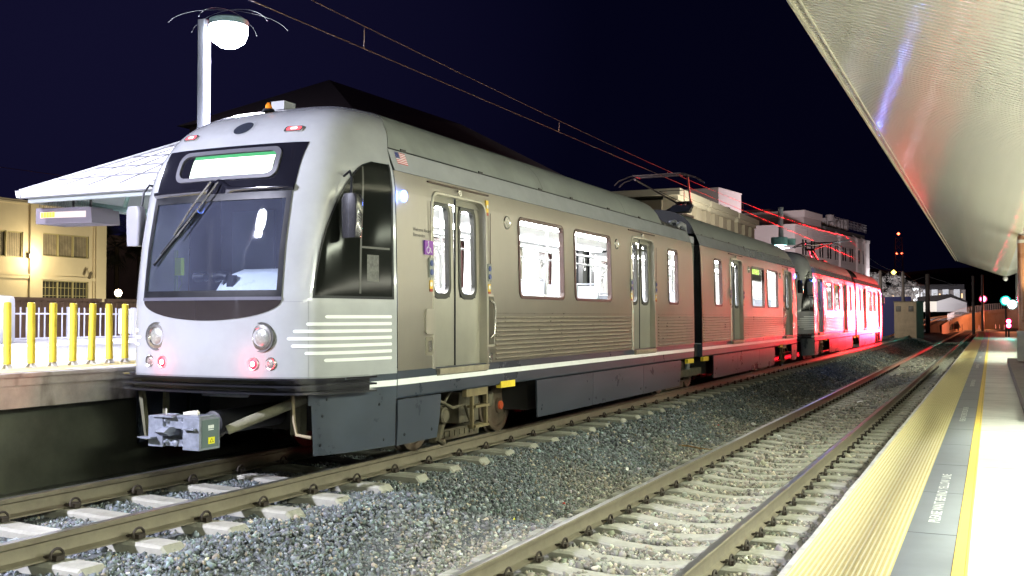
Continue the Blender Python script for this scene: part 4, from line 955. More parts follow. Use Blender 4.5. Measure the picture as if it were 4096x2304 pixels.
for y in (1.62,1.95): m.tube([(-1.0,y,4.50),(-.88,y,4.60),(-.62,y,4.690),(.62,y,4.690),(.88,y,4.60),(1.0,y,4.50)], .016, 8)
m.box(-.55,.55,1.60,1.64,4.69,4.712); m.box(-.55,.55,1.93,1.97,4.69,4.712); m.tube([(-.5,1.62,4.68),(-.5,1.95,4.68)], .012, 6); m.tube([(.5,1.62,4.68),(.5,1.95,4.68)], .012, 6); s_ = m.build('contact_head', PANT, pan)
# roof flap behind the joint
m = MB(); m.prism([(.62,3.74),(.98,3.92),(1.04,3.90),(.80,3.72)], .55, 1.0, 'x')
m.build('roof_flap', BLACK, car)

GRP = 'light rail cars coupled in one train'
tag(car, 'front rail car of the train with grey cab, bright windows and white corner stripes', 'train car', GRP)
car2 = copy_tree(car); car2.location = (XC, YC+26.85, 0); car2.rotation_euler = (0,0,math.pi)
tag(car2, 'second stainless steel rail car, lit red by the signals, coupled behind the grey fronted one', 'train car', GRP)

# ================================================================== RIGHT CANOPY, COLUMN, LAMPS
CANP = mat('canopy_metal', (.82,.81,.69), .13, .62)
cn = empty('platform_canopy', (0,0,0)); tag(cn, 'pale green ribbed metal canopy sloping over the right platform', 'canopy')
XE, ZE, XV, ZV, YF, YN = -2.12, 5.315, .90, 4.165, 75.6, -7.0
def cz_(x): return ZE+(ZV-ZE)*(x-XE)/(XV-XE) if x <= XV else ZV+(ZE-ZV)*(x-XV)/(3.0)
ys = [(YN+.15*k/6, .0042*math.sin(2*math.pi*k/6)) for k in range(int((YF-YN)/.15*6)+1)]
for xs_ in ((XE,-.6,XV),(XV,2.4,XV+3.0)):
    m = MB(); m.grid([[(x,y_,cz_(x)+d) for y_, d in ys] for x in xs_]); m.build('canopy_soffit', CANP, cn, fix=False, smooth=True)
m = MB(); m.grid([[(x,y_,cz_(x)+.12) for y_ in (YN,YF)] for x in (XE,XV,XV+3.0)]); m.build('canopy_roof', mat('roof_dark', (.05,.05,.05), .8), cn)
m = MB(); m.prism([(XE-.05,ZE+.15),(XE-.05,ZE-.03),(XE-.02,ZE-.03),(XE-.02,ZE-.0),(XE+.02,ZE+.0),(XE+.02,ZE+.15)], YN, YF, 'y')
for k in range(20): m.box(XE-.056,XE-.05,YN+k*4.2,YN+k*4.2+.02,ZE-.03,ZE+.15)
m.tube([(XE+.10,YN,ZE-.045),(XE+.10,YF,ZE-.045)], .018, 6); m.build('fascia_gutter', mat('fascia', (.42,.40,.30), .35, .4, noise=.25, nscale=2), cn)
m = MB(); m.add([(XE,YF,ZE-.01),(XV,YF,ZV-.01),(XV,YF,ZV+.14),(XE,YF,ZE+.14)], [(0,1,2,3)]); m.build('end_fascia', mat('fascia', (1,1,1)), cn)
# the column on its plinth
col = empty('canopy_column', (1.25,37.3,PZ)); tag(col, 'brown steel canopy column on a pale concrete pedestal at the platform side', 'column')
m = MB(); rr = rrect(-.46,.46,-.40,.40,.14,6); m.prism(rr, 1.26, 4.33, 'z'); m.build('shaft', mat('column_brown', (.34,.15,.065), .28, .1, noise=.12, nscale=2, coat=.5), col, auto=40)
m = MB(); m.prism(rrect(-.475,.475,-.42,.42,.14,6), 4.10, 4.20, 'z'); m.build('collar', mat('collar_pale', (.5,.46,.36), .5), col, auto=40)
m = MB(); m.box(-.50,.50,-.45,.45,.30,1.26); m.build('pedestal', mat('pedestal_concrete', (.55,.53,.46), .7, noise=.15, nscale=3), col)
pl = MB(); pl.box(.50,1.9,18.7,41.0,PZ,PZ+.24)
o = pl.build('plinth', mat('plinth_grey', (.22,.19,.19), .8, noise=.25, nscale=4)); tag(o, 'low concrete plinth along the platform under the brown column', 'plinth')
bx = empty('platform_cabinet', (1.55,30.5,PZ+.24)); tag(bx, 'grey metal cabinet with sloping lid in front of the brown column', 'cabinet')
m = MB(); m.prism([(-.45,0),(.45,0),(.45,1.0),(.0,1.0),(-.45,.86)], -1.0, 1.0, 'y'); m.build('body', mat('cabinet_beige', (.52,.47,.38), .5, noise=.12), bx)
m = MB(); m.prism([(-.48,.87),(.0,1.015),(.48,1.015),(.48,1.045),(.0,1.045),(-.48,.90)], -1.04, 1.04, 'y'); m.build('lid', mat('lid_white', (.7,.68,.62), .4), bx)
# platform dome camera
dc = empty('dome_camera', (.86,74.8,4.18)); tag(dc, 'small white dome camera hanging from the far canopy end', 'camera')
m = MB(); m.lathe([(0,-.32),(.10,-.29),(.15,-.20),(.15,-.10),(.10,-.02),(.04,0),(.03,.10)], (0,0,0), 'z', 16); m.build('housing', mat('camera_white', (.7,.7,.68), .4), dc, auto=40)

# tube lamps under the canopy (real fittings, most stand beyond the frame)
TUBE = emis('tube_light', (.93,1.0,.80), 6)
def canopy_lamp(y, pw, up=1.0):
    g = empty('canopy_tube_lamp', (2.55,y,3.55)); tag(g, 'long fluorescent tube lamp hanging below the canopy valley', 'lamp', 'tube lamps under the right canopy')
    m = MB(); m.box(-.09,.09,-1.4,1.4,.05,.09); m.tube([(-.0,-1.2,.09),(-.0,-1.2,cz_(2.55)-3.55)], .012, 6); m.tube([(0,1.2,.09),(0,1.2,cz_(2.55)-3.55)], .012, 6); m.build('housing', PAINT, g)
    m = MB(); m.tube([(-.05,-1.35,.0),(-.05,1.35,0)], .018, 8); m.build('tube', TUBE, g)
    l_ = lamp('canopy_light_down', 'AREA', (2.46,y,3.52), pw, GREENISH, .25, aim=(-.7,y,-.2), sizey=2.7)
    l_.data.spread = R(116 if y < 20 else 100)
    return g
for y, pw in ((-3,330),(3,370),(9.5,385),(16,270),(45,130),(49,120),(53,130)): canopy_lamp(y, pw)
for y, pw in ((0,530),(12,530),(24,500),(36,430),(48,300),(60,280),(70,230)):
    u_ = lamp('canopy_uplight', 'AREA', (1.35,y,2.45), pw, (1.0,.99,.80), .2, aim=(-.35,y,5.0), sizey=11.9); u_.data.spread = R(160)
    g = empty('valley_uplight', (1.42,y,2.38)); tag(g, 'narrow uplight trough below the canopy valley', 'lamp', 'uplight troughs under the right canopy')
    m = MB(); m.box(-.08,.08,-5.9,5.9,-.05,.02)
    for q in (-5,-1.7,1.7,5): m.tube([(0.06,q,.0),(.06,q,1.9)], .012, 6)
    m.build('trough', PAINT, g)

# ================================================================== LEFT PLATFORM FURNITURE
POLE = mat('pole_grey', (.36,.38,.42), .45, .3, noise=.12, nscale=2)
LAMPW = emis('lamp_white', (.86,.90,1.0), 60)
def lamp_post(x, y, label, pw, h=7.3, zb=.99, drum_z=6.95, arc=True, r=.37):
    g = empty('lamp_post', (x,y,zb)); tag(g, label, 'lamp post', 'tall platform lamp posts')
    m = MB(); m.prism(rrect(-.095,.095,-.095,.095,.03,3), 0, h-zb, 'z'); m.build('pole', POLE, g, auto=40)
    m = MB(); m.box(-.16,.16,-.16,.16,0,.05); m.build('base_plate', POLE, g)
    dz = drum_z-zb
    m = MB(); m.lathe([(0,.36),(r*.75,.36),(r,.31),(r,.20),(r-.03,.20),(r-.03,.24),(0,.26)], (.50,.12,dz), 'z', 28); m.box(.0,.2,-.04,.06,dz+.1,dz+.2); hd = m.build('lamp_head', mat('head_teal', (.25,.38,.36), .4), g, auto=40)
    m = MB(); m.lathe([(0,-.22),(r*.45,-.20),(r*.82,-.10),(r*.97,.04),(r*.97,.2)], (.50,.12,dz), 'z', 24); m.build('lens', LAMPW, hd, auto=40).visible_shadow = True
    if arc:
        m = MB()
        for rr_, ph in ((.95,0),(1.15,.7),(.8,1.5)):
            pts = [(.50+rr_*math.cos(a_)*math.cos(ph), .12+rr_*math.cos(a_)*math.sin(ph), dz+.1+.42*math.sin(a_)) for a_ in lin(.25,math.pi-.25,14)]
            m.tube(pts, .0022, 4); 
            for p_ in (pts[0],pts[-1]): m.lathe([(0,-.012),(.012,0),(0,.012)], p_, 'z', 8)
        m.build('bird_wires', POLE, hd)
    l_ = lamp('lamp_post_light', 'SPOT', (x+.50,y+.12,drum_z-.30), pw, COOL, .22, aim=(x+.50,y+.12,0), spot=172, blend=.25)
    lamp('lamp_post_side_light', 'POINT', (x+.62,y-.10,drum_z-.36), pw*.012, COOL, .1)
    return g
lamp_post(-13.85, 15.5, 'tall grey lamp post with a dazzling white drum head, left of the train front', 9000)
lamp_post(-11.9, -1.2, 'tall grey lamp post with white drum head near the planter end of the platform', 17500, arc=False)
lp2 = empty('catenary_pole', (-10.15,55.8,.99)); tag(lp2, 'round grey catenary pole with a teal lamp collar and a long arm above the train', 'pole')
m = MB(); m.lathe([(.13,0),(.13,6.25),(.155,6.27),(.155,6.38),(0,6.38)], (0,0,0), 'z', 16); m.build('pole', POLE, lp2, auto=40)
m = MB(); m.lathe([(0,.30),(.42,.30),(.44,.26),(.44,-.12),(.38,-.12),(.38,.2),(0,.2)], (-.05,-.18,4.45), 'z', 20); m.lathe([(0,.25),(.30,.25),(.30,-.08),(0,-.08)], (.42,.3,4.45), 'z', 16); m.build('lamp_collar', mat('collar_teal', (.20,.42,.38), .4), lp2, auto=40)
m = MB(); m.lathe([(0,-.10),(.3,-.08),(.36,.02)], (-.05,-.18,4.45), 'z', 16); m.build('lens', LAMPW, lp2)
m = MB(); m.tube([(.1,0,4.15),(3.55,0,4.50)], .035, 8); m.tube([(2.6,0,4.40),(3.4,0,3.80)], .015, 6); m.build('cantilever_arm', BRIGHTM, lp2)
lamp('collar_light', 'SPOT', (-10.05,55.5,5.28), 2600, COOL, .2, aim=(-10.05,55.5,0), spot=165, blend=.3)

lamp_post(-16.6, 8.6, 'unseen lamp post added to brighten the left platform, beyond the concrete drum', 3300, arc=False)  # out-of-view post added to whiten the platform floor
lamp('tail_beam', 'SPOT', (XC-.551,7.56,1.08), 30, (1.0,.06,.06), .03, aim=(-8.4,5.9,.75), spot=60, blend=.8)
for sx in (1,-1): lamp('tail_glow', 'POINT', (XC+sx*.551,7.56,1.08), 2.0, (1.0,.04,.06), .03)
lamp('blue_glow', 'POINT', (XC+1.44,9.012,2.748), 3, (.10,.22,1.0), .03)
lamp('blue_glow', 'POINT', (XC+1.44,YC+26.85-11.52,2.748), 60, (.10,.22,1.0), .03)
# bollards between the cars
base = None
for i, (x, y) in enumerate([(-8.96,7.225),(-8.985,7.53),(-9.01,7.82),(-9.03,8.10),(-9.05,8.37),(-9.07,8.65),(-9.09,8.90),(-9.11,9.17)]):
    if base is None:
        base = empty('yellow_bollard', (x,y,.994))
        m = MB(); m.lathe([(0,.672),(.026,.672),(.036,.664),(.0375,.645),(.0375,.07),(.040,.062),(.038,.045),(0,.045)], (0,0,0), 'z', 18); m.build('post', mat('bollard_yellow', (.80,.62,.04), .5, noise=.18, nscale=6, bump=.0008, bscale=14), base, auto=35)
        m = MB(); m.lathe([(.014,.05),(.016,.03),(.012,.0)], (0,0,.0), 'z', 10)
        m.prism([(-.055,0),(-.045,0),(-.012,.042),(-.018,.042)], -.03, .03, 'y'); m.prism([(.055,0),(.045,0),(.012,.042),(.018,.042)], -.03, .03, 'y'); m.prism([(-.055,0),(.055,0),(.0,.036)], -.004, .004, 'y'); m.build('spring_foot', mat('foot_pale', (.62,.60,.58), .5), base)
        b = base
    else: b = copy_tree(base)
    b.location = (x,y,.994); b.rotation_euler = (R(random.uniform(-1.2,1.2)), R(random.uniform(-1.5,1.5)), random.uniform(-.3,.3))
    tag(b, ('leftmost yellow post, in front of the white concrete drum','second yellow post from the concrete drum','third yellow post from the concrete drum','fourth yellow post from the concrete drum','fifth yellow post from the concrete drum','sixth yellow post from the concrete drum','last fully visible yellow post before the train front','yellow post mostly hidden behind the train front')[i], 'bollard', 'yellow posts in a row along the left platform edge')
# planter block
m = MB(); m.lathe([(0,.94),(.70,.94),(.76,.92),(.78,.87),(.78,.06),(.74,.0),(0,0)], (-18.1,13.75,.99), 'z', 36)
tag(m.build('concrete_drum', mat('drum_white', (.62,.62,.62), .6, noise=.08), auto=35), 'big round white concrete drum at the end of the row of yellow posts', 'planter')
# fence
fn = empty('metal_fence', (-20.0,17.0,.99)); tag(fn, 'pale metal picket fence behind the left platform', 'fence')
PICK = mat('fence_paint', (.56,.55,.62), .5, noise=.08)
m = MB(); m.box(-.02,.02,-8,22,.58,.615); m.box(-.02,.02,-8,22,.02,.05); m.build('rail', PICK, fn)
pk = None
for k in range(96):
    y = -3.2+k*.165
    o = (MB().box(-.012,.012,-.012,.012,0,.745).build('picket', PICK, fn) if pk is None else pk.copy())
    if pk is None: pk = o
    else: COL.objects.link(o); o.parent = fn
    o.location = (.02,y,0)
for k in range(9):
    m = MB(); m.box(-.035,.035,-.035,.035,0,.76); o = m.build('post', PICK, fn); o.location = (0,-3.3+2.05*k,0)
m = MB(); m.box(-.01,.005,2.35,3.4,.10,.73); m.build('sign_panel', mat('panel_pale', (.62,.66,.74), .5), fn)

# left platform canopy with the hanging sign
WROOF = mat('canopy_white', (.68,.68,.70), .55, noise=.05, nscale=2)
lc = empty('hipped_canopy', (-11.2,11.9,3.5)); tag(lc, 'white hipped platform canopy with thin panel seams, left of the train', 'canopy')
cx0, cx1, cy0, cy1 = -3.32, 2.4, 0.0, 12.5
m = MB(); apex0, apex1 = (-.45,2.9,1.62), (-.45,cy1-2.9,1.62)
m.add([(cx0,cy0,.08),(cx1,cy0,.08),apex0], [(0,1,2)]); m.add([(cx0,cy0,.08),apex0,apex1,(cx0,cy1,.08)], [(0,1,2,3)]); m.add([(cx1,cy0,.08),(cx1,cy1,.08),apex1,apex0], [(0,1,2,3)]); m.add([(cx0,cy1,.08),(cx1,cy1,.08),apex1], [(0,2,1)])
m.build('roof', WROOF, lc)
m = MB()
for k in range(1,7):
    t = k/7; a0 = Vector((cx0,cy0,.08)).lerp(Vector(apex0), t); a1 = Vector((cx1,cy0,.08)).lerp(Vector(apex0), t)
    a0, a1 = a0+Vector((0,-.004,.006)), a1+Vector((0,-.004,.006)); m.tube([a0,a1], .011, 4)
    b0 = Vector((cx0,cy0,.08)).lerp(Vector(apex0), t); b1 = Vector((cx0,cy1,.08)).lerp(Vector(apex1), t); m.tube([b0+Vector((-.004,0,.006)), b1+Vector((-.004,0,.006))], .011, 4)
for k in range(1,8):
    xb = cx0+(cx1-cx0)*k/8; t = .55 if k in (1,7) else .8; m.tube([Vector((xb,cy0,.086)), Vector((xb,cy0,.086)).lerp(Vector(apex0),t)+Vector((0,0,.006))], .008, 4)
m.build('roof_seam', mat('seam_mid', (.22,.22,.24), .6), lc)
m = MB()
for p in ((cx0,cy0),):
    m.tube([Vector((cx0,cy0,.09)), Vector(apex0)+Vector((0,0,.02))], .03, 6); m.tube([Vector((cx1,cy0,.09)), Vector(apex0)+Vector((0,0,.02))], .03, 6)
m.build('hip_cap', WROOF, lc)
m = MB(); m.prism([(0,.09),(-.05,.09),(-.02,-.02),(.06,-.03),(.06,.06)], cx0-.05, cx1, 'x')
mm = MB(); mm.prism([(0,.09),(-.05,.09),(-.02,-.02),(.06,-.03),(.06,.06)], -0.05, cy1, 'y'); mm.v = [(cx0+a,b,c) for a,b,c in mm.v]; m.add(mm.v, mm.f)
m.build('fascia', WROOF, lc)
m = MB(); m.box(cx0+.08,cx1-.08,.10,.16,-.10,.03); m.box(cx0+.08,cx0+.14,.16,cy1-.1,-.10,.03); m.box(cx1-.14,cx1-.08,.16,cy1-.1,-.10,.03); m.add([(cx0+.1,.16,.02),(cx1-.1,.16,.02),(-.45,2.9,1.5)], [(0,1,2)]); m.add([(cx0+.1,.16,.02),(-.45,2.9,1.5),(-.45,cy1-2.9,1.5),(cx0+.1,cy1-.1,.02)], [(0,1,2,3)]); m.add([(cx1-.1,.16,.02),(-.45,2.9,1.5),(-.45,cy1-2.9,1.5),(cx1-.1,cy1-.1,.02)], [(0,1,2,3)])
m.build('soffit', mat('soffit_pale', (.55,.60,.58), .6), lc)
TEAL = mat('strut_teal', (.28,.42,.38), .5, noise=.1)
m = MB(); m.box(-.6,-.3,2.0,2.3,-2.51,.9); m.box(-.6,-.3,9.6,9.9,-2.51,.9); m.build('column', TEAL, lc)
m = MB()
for y in (.9,2.1,4.5): m.tube([(cx0+.3,y,-.02),(-.45,y,-.42),(cx1-.3,y,-.02)], .05, 6); m.tube([(cx0+1.4,y,-.16),(cx0+1.7,y,.55)], .035, 6)
m.build('strut', TEAL, lc)
m = MB(); m.tube([(.15,.9,-.15),(.15,2.4,-.15)], .02, 8); m.build('tube_lamp', emis('canopy_tube', (.9,1,.95), 20), lc)
lamp('left_canopy_tube', 'AREA', (-10.95,13.6,3.3), 60, (.9,1,.95), .2, aim=(-11.2,13.6,0), sizey=2)
sg = empty('hanging_sign', (-13.95,12.3,3.06)); tag(sg, 'grey box sign with amber lettering hanging under the white canopy', 'sign')
m = MB(); m.prism([(-.66,.02),(.63,.0),(.60,.26),(-.66,.29)], 0, .60, 'y'); m.build('box', mat('sign_box', (.17,.15,.17), .4), sg)
m = MB(); m.add([(-.555,-.004,.115),(.50,-.004,.095),(.50,-.004,.200),(-.555,-.004,.215)], [(0,1,2,3)]); m.build('display', emis('display_pale', (1.0,.80,.70), .5), sg)
m = MB()
for k in range(5): m.box(-.535+k*.066,-.48+k*.066,-.008,-.005,.122,.208)
m.build('amber_display', emis('display_amber', (1.0,.50,.05), 1.9), sg)
m = MB(); m.box(-.1,-.07,.25,.28,.28,.45); m.box(.3,.33,.25,.28,.25,.45); m.build('hanger', BLACK, sg)
m = MB()
for k in range(64):
    x = -.64+.0195*k; tl_ = random.uniform(-.05,.05); m.tube([(x,.03,.27),(x+tl_,.03+random.uniform(-.04,.04),.27+random.uniform(.10,.15))], .0022, 3, cap=False)
m.build('bird_spikes', BRIGHTM, sg)

# ================================================================== BUILDINGS ON THE LEFT
CREAM = mat('cream_wall', (.66,.58,.44), .8, noise=.08, nscale=.5, bump=.004, bscale=9)
cb = empty('cream_building', (-48,38,-.8)); tag(cb, 'two storey cream building with banded windows behind the left fence', 'building')
m = MB(); zt = 8.72
wins = [(-7.5,.55,5.55,6.96),(.60,1.60,5.55,6.96),(2.92,6.12,5.72,7.02),(2.92,6.12,.9,4.36),(-7.5,-.35,.9,4.4)]
yb = sorted({-14,7.30,*[a for h_ in wins for a in h_[:2]]}); zb_ = sorted({0,zt,*[a for h_ in wins for a in h_[2:]]})
for i in range(len(yb)-1):
    for j in range(len(zb_)-1):
        yc, zc = (yb[i]+yb[i+1])/2, (zb_[j]+zb_[j+1])/2
        if any(h_[0] < yc < h_[1] and h_[2] < zc < h_[3] for h_ in wins): continue
        m.add([(0,yb[i],zb_[j]),(0,yb[i+1],zb_[j]),(0,yb[i+1],zb_[j+1]),(0,yb[i],zb_[j+1])], [(0,1,2,3)])
m.add([(0,7.30,0),(-18,7.30,0),(-18,7.30,zt),(0,7.30,zt)], [(0,1,2,3)]); m.add([(0,-14,zt),(0,7.3,zt),(-18,7.3,zt),(-18,-14,zt)], [(0,1,2,3)])
m.build('wall', CREAM, cb, fix=False)
m = MB(); m.box(0,.16,6.55,7.30,0,zt-.02); m.box(0,.16,1.95,2.72,0,zt-.02) ; m.box(0.0,.10,-14,1.95,4.42,4.60); m.box(0,.10,2.72,6.55,4.42,4.60); m.box(0,.05,-14,6.5,8.5,8.60); m.box(.0,.14,-14,1.95,4.60,4.66)
m.build('pilaster', CREAM, cb)
for a, b, c, d in wins:
    m = MB(); t = .05
    m.box(-.16,-.06,a,a+t,c,d); m.box(-.16,-.06,b-t,b,c,d); m.box(-.16,-.06,a,b,d-t,d); m.box(-.16,-.06,a,b,c,c+t)
    n_ = 3 if b-a > 2 else 1
    for k in range(1,n_): m.box(-.15,-.05,a+(b-a)*k/n_-.04,a+(b-a)*k/n_+.04,c+t,d-t)
    if d < 5:
        for k in range(1,12): m.box(-.13,-.10,a+(b-a)*k/12-.012,a+(b-a)*k/12+.012,c+t,d-t)
        for z in (2.3,2.9,3.5,3.95): m.box(-.135,-.09,a+t,b-t,z,z+.03)
    fr = m.build('window', mat('cream_frame', (.42,.38,.22), .6), cb)
    m = MB(); m.add([(-.17,a,c),(-.17,b,c),(-.17,b,d),(-.17,a,d)], [(0,1,2,3)]); gl = m.build('pane', mat('pane_dark', (.05,.05,.045), .15, coat=.3), cb); gl.parent = fr
    if d > 5:
        m = MB()
        for k in range(int((b-a)/.11)): m.box(-.168,-.162,a+.06+k*.11,a+.06+k*.11+.085,c+.05,d-.04)
        s_ = m.build('blind', mat('blind_grey', (.30,.26,.20), .8, noise=.35, nscale=1.5), cb); s_.parent = fr
m = MB(); m.tube([(.05,6.15,4.75),(.35,6.0,4.95),(.45,5.9,4.85)], .03, 6); m.tube([(.45,5.9,4.9),(.45,5.75,4.55)], .09, 8); m.build('wall_camera', mat('camera_dark', (.12,.10,.08), .5), cb)
m = MB(); m.tube([(.08,6.45,0),(.08,6.45,8.3)], .05, 6); m.build('downpipe', CREAM, cb)
g = empty('wall_lamp', (-47.7,39.95,4.85)); tag(g, 'glaring warm floodlight fixed to the cream building', 'lamp')
m = MB(); m.box(-.22,.0,-.14,.14,-.12,.14); m.build('housing', mat('housing_bronze', (.12,.09,.06), .5), g)
m = MB(); m.lathe([(0,.10),(.12,.08),(.16,.0)], (.02,0,0), 'x', 16); m.build('lens', emis('flood_warm', (1.0,.88,.66), 60), g)
lamp('wall_flood', 'POINT', (-46.9,39.95,4.7), 260, (1.0,.80,.42), .25)
lamp('wall_wash', 'SPOT', (-40,43.5,-.2), 2600, (1.0,.88,.55), .6, aim=(-48,42,4), spot=110, blend=.8)

# low corrugated brown containers and a dark car in front of them
CONT = mat('container_brown', (.20,.12,.065), .7, noise=.25, nscale=1.2)
for k, (y0, lab) in enumerate(((19.6,'brown corrugated container left of the seam, behind the fence'),(25.9,'brown corrugated container right of the seam, behind the fence'))):
    m = MB(); n = 46; L = 6.1; pts = []
    for q in range(n): pts += [(0 if q % 2 else .05, y0+L*q/n), (0 if q % 2 else .05, y0+L*(q+1)/n-.01)]
    m.grid([[(-27.4+a,b,-.8) for a,b in pts],[(-27.4+a,b,2.02) for a,b in pts]])
    m.box(-29.8,-27.42,y0,y0+L,-.8,2.02); m.box(-27.42,-27.32,y0,y0+L,2.02,2.13); m.box(-27.42,-27.30,y0,y0+.12,-.8,2.02)
    o = m.build('storage_container', CONT, fix=False); tag(o, lab, 'container')
cr_ = empty('parked_car', (-24.6,23.0,-.80), 0); tag(cr_, 'dark parked station car behind the pale fence', 'car')
PC = mat('car_black', (.02,.016,.018), .12, 0, coat=.9)
m = MB(); secs = []
for y, zt_, hw, z0 in ((-2.3,.75,.72,.35),(-2.15,.95,.85,.25),(-1.2,1.05,.92,.22),(-.75,1.12,.93,.22),(.0,1.62+.0,.70,.22),(1.6,1.64,.70,.22),(2.05,1.15,.90,.22),(2.35,1.0,.84,.3),(2.4,.7,.78,.35)):
    secs.append((y,zt_,hw,z0))
rows = []
for y, zt_, hw, z0 in secs:
    rows.append([(-hw*.95,y,z0),(-.93*min(1,hw/.85),y,.55),(-.92*min(1,hw/.85),y,.95 if zt_ > .95 else zt_-.05),(-hw*.78,y,zt_-.05),(-hw*.5,y,zt_),(hw*.5,y,zt_),(hw*.78,y,zt_-.05),(.92*min(1,hw/.85),y,.95 if zt_ > .95 else zt_-.05),(.93*min(1,hw/.85),y,.55),(hw*.95,y,z0)])
m.grid(rows, close=True); m.add(rows[0],[tuple(range(10))]); m.add(rows[-1],[tuple(range(10))]); m.build('body', PC, cr_, auto=50)
m = MB()
for s_x in (1,-1): m.add([(s_x*.885,-.55,1.0),(s_x*.885,1.75,1.0),(s_x*.64,1.5,1.52),(s_x*.64,.05,1.52)], [(0,1,2,3)])
m.build('side_window', mat('car_glass', (.10,.06,.035), .05), cr_)
for s_x in (1,-1):
    for y in (-1.45,1.5):
        m = MB(); m.lathe([(0,.10*s_x),(.18,.11*s_x),(.20,.09*s_x),(.33,.10*s_x),(.34,-.08*s_x),(0,-.08*s_x)], (s_x*.83,y,.34), 'x', 20); m.build('wheel', RUBBER, cr_, auto=40)
m = MB(); m.box(.60,.80,2.36,2.42,.78,.92); m.box(-.80,-.60,2.36,2.42,.78,.92); m.build('tail_light', emis('car_tail', (.9,.10,.05), .5), cr_)

# brown stucco building behind, palms, globe lamp
bb = empty('stucco_building', (-76,76,-.8)); tag(bb, 'dim brown building behind the palm trees', 'building')
STUC = mat('stucco', (.30,.20,.13), .9, noise=.2, nscale=.5)
m = MB(); m.box(-10,4.0,-4,6,0,9.0); m.box(-10,-1.5,-4,6,9.0,10.3); m.build('wall', STUC, bb)
for k, (y, z) in enumerate(((-3,5.3),(.5,5.3),(3.6,5.3),(-3,2.2),(.5,2.2),(3.6,2.2))):
    m = MB(); m.box(4.0,4.05,y,y+1.0,z,z+1.4); m.build('window', mat('dim_amber', (.35,.20,.07), .5) if k % 2 else mat('pane_dark', (1,1,1)), bb)
def palm(x, y, h, label, rs):
    rnd = random.Random(rs); g = empty('palm_tree', (x,y,-.8)); tag(g, label, 'palm tree', 'palms beside the stucco building')
    m = MB(); m.tube([(0,0,0),(.06,.05,h*.5),(.0,.1,h)], [.24,.19,.17], 10); m.build('trunk', mat('palm_bark', (.10,.07,.045), .9, noise=.5, nscale=8, bump=.02), g)
    m = MB()
    for k in range(46):
        a = rnd.uniform(0,6.28); el = rnd.uniform(-1.1,1.15); L = rnd.uniform(1.5,2.4)
        d = Vector((math.cos(a)*math.cos(el), math.sin(a)*math.cos(el), math.sin(el))); side = d.cross(Vector((0,0,1))).normalized()
        p = Vector((0,.1,h)); mid = p+d*L*.5+Vector((0,0,.05)); 
        m.tube([p, mid], .012, 3, cap=False)
        for q in range(13):   # fan blades
            b_ = -1.2+2.4*q/12; dd = (d*math.cos(b_)+side*math.sin(b_)).normalized(); tip = mid+dd*L*.55+Vector((0,0,-.18*abs(b_)-.08)); w_ = side*.03+Vector((0,0,.015))
            m.add([mid, mid+dd*L*.28-w_, tip, mid+dd*L*.28+w_], [(0,1,2,3)])
    m.build('crown', mat('palm_green', (.035,.035,.018), .7, noise=.4), g, fix=False)
palm(-57.6,55.4,7.4,'palm tree with drooping crown closest to the cream building',1); palm(-57.6,57.6,8.3,'taller palm tree beside the train front',2); palm(-57.8,60.6,8.0,'palm tree half hidden by the train front',3)
gl = empty('globe_lamp', (-34.65,33.5,-.8)); tag(gl, 'round white globe street lamp shining beside the palm trees', 'lamp')
m = MB(); m.lathe([(.10,0),(.06,.2),(.05,3.1),(.10,3.15),(.12,3.2)], (0,0,0), 'z', 10); m.build('pole', mat('lamp_green', (.03,.05,.04), .5), gl, auto=40)
m = MB(); m.lathe([(.02,-.16),(.11,-.12),(.16,0),(.11,.12),(.02,.16)], (0,0,3.36), 'z', 16); m.build('globe', emis('globe_white', (1.0,.86,.62), 14), gl, smooth=True)
lamp('globe_light', 'POINT', (-34.4,33.2,2.7), 260, (1.0,.55,.28), .2)

# ================================================================== BUILDINGS BEHIND THE TRAIN
PALEW = mat('pale_wall', (.46,.41,.40), .85, noise=.06, nscale=.2); PALEB = mat('beige_wall', (.40,.36,.28), .85, noise=.08, nscale=.3)
WDARK = mat('window_dark', (.03,.025,.025), .2)
a8 = R(8.6)
# ledge building, parallel to the tracks
lb = empty('ledge_building', (-22,77,.0)); tag(lb, 'long beige building with stepped eaves and wall piers behind the train', 'building')
m = MB(); m.box(-14,-1.1,0,30,0,10.6); m.build('wall', mat('recess_shade', (.16,.14,.10), .9), lb)  # darker wall between the piers: recess shade painted in
for y0, y1 in ((0,9.3),(10,20.3),(21,29.9)):
    m = MB(); m.box(-8,.35,y0,y1,10.95,11.45); m.box(-1.1,.1,y0+.4,y1-.4,10.6,10.95); m.build('roof', mat('eave_pale', (.55,.52,.42), .7), lb)
for k in range(10):
    y = .3+k*3.05; m = MB(); m.box(-1.1,0,y,y+1.5,0,10.6); m.build('pier', PALEB, lb)
    m = MB(); m.box(-1.1,-1.04,y+1.9,y+2.7,7.6,9.9); m.build('window', WDARK, lb)
# tower block
tb = empty('tower_block', (-35.9,148.3,-.8), -a8); tag(tb, 'square white tower block with one tall dark window above the long building', 'building')
m = MB(); m.box(-7.3,0,0,9,0,21.0); m.build('wall', PALEW, tb)
m = MB(); m.box(-3.3,-1.5,-.06,0,14.6,18.6); m.build('window', WDARK, tb); m = MB(); m.box(0,.06,3.0,4.4,15.0,18.6); m.build('window', WDARK, tb)
m = MB(); m.box(-7.4,.1,-.1,9.1,21.0,21.2); m.build('roof', PALEW, tb)
mb_ = empty('white_block', (-32.71,193.94,-.8), -a8); tag(mb_, 'big white office block with railed roof terrace and rows of narrow windows', 'building')
m = MB(); m.box(-42,0,0,52,0,19.4); m.build('wall', PALEW, mb_)
m = MB(); m.box(-46,-1.2,9.0,20,19.4,22.6); m.box(-40,-9.0,12,19,22.6,23.8); m.build('upper_storey', mat('upper_wall', (.33,.28,.27), .85), mb_)
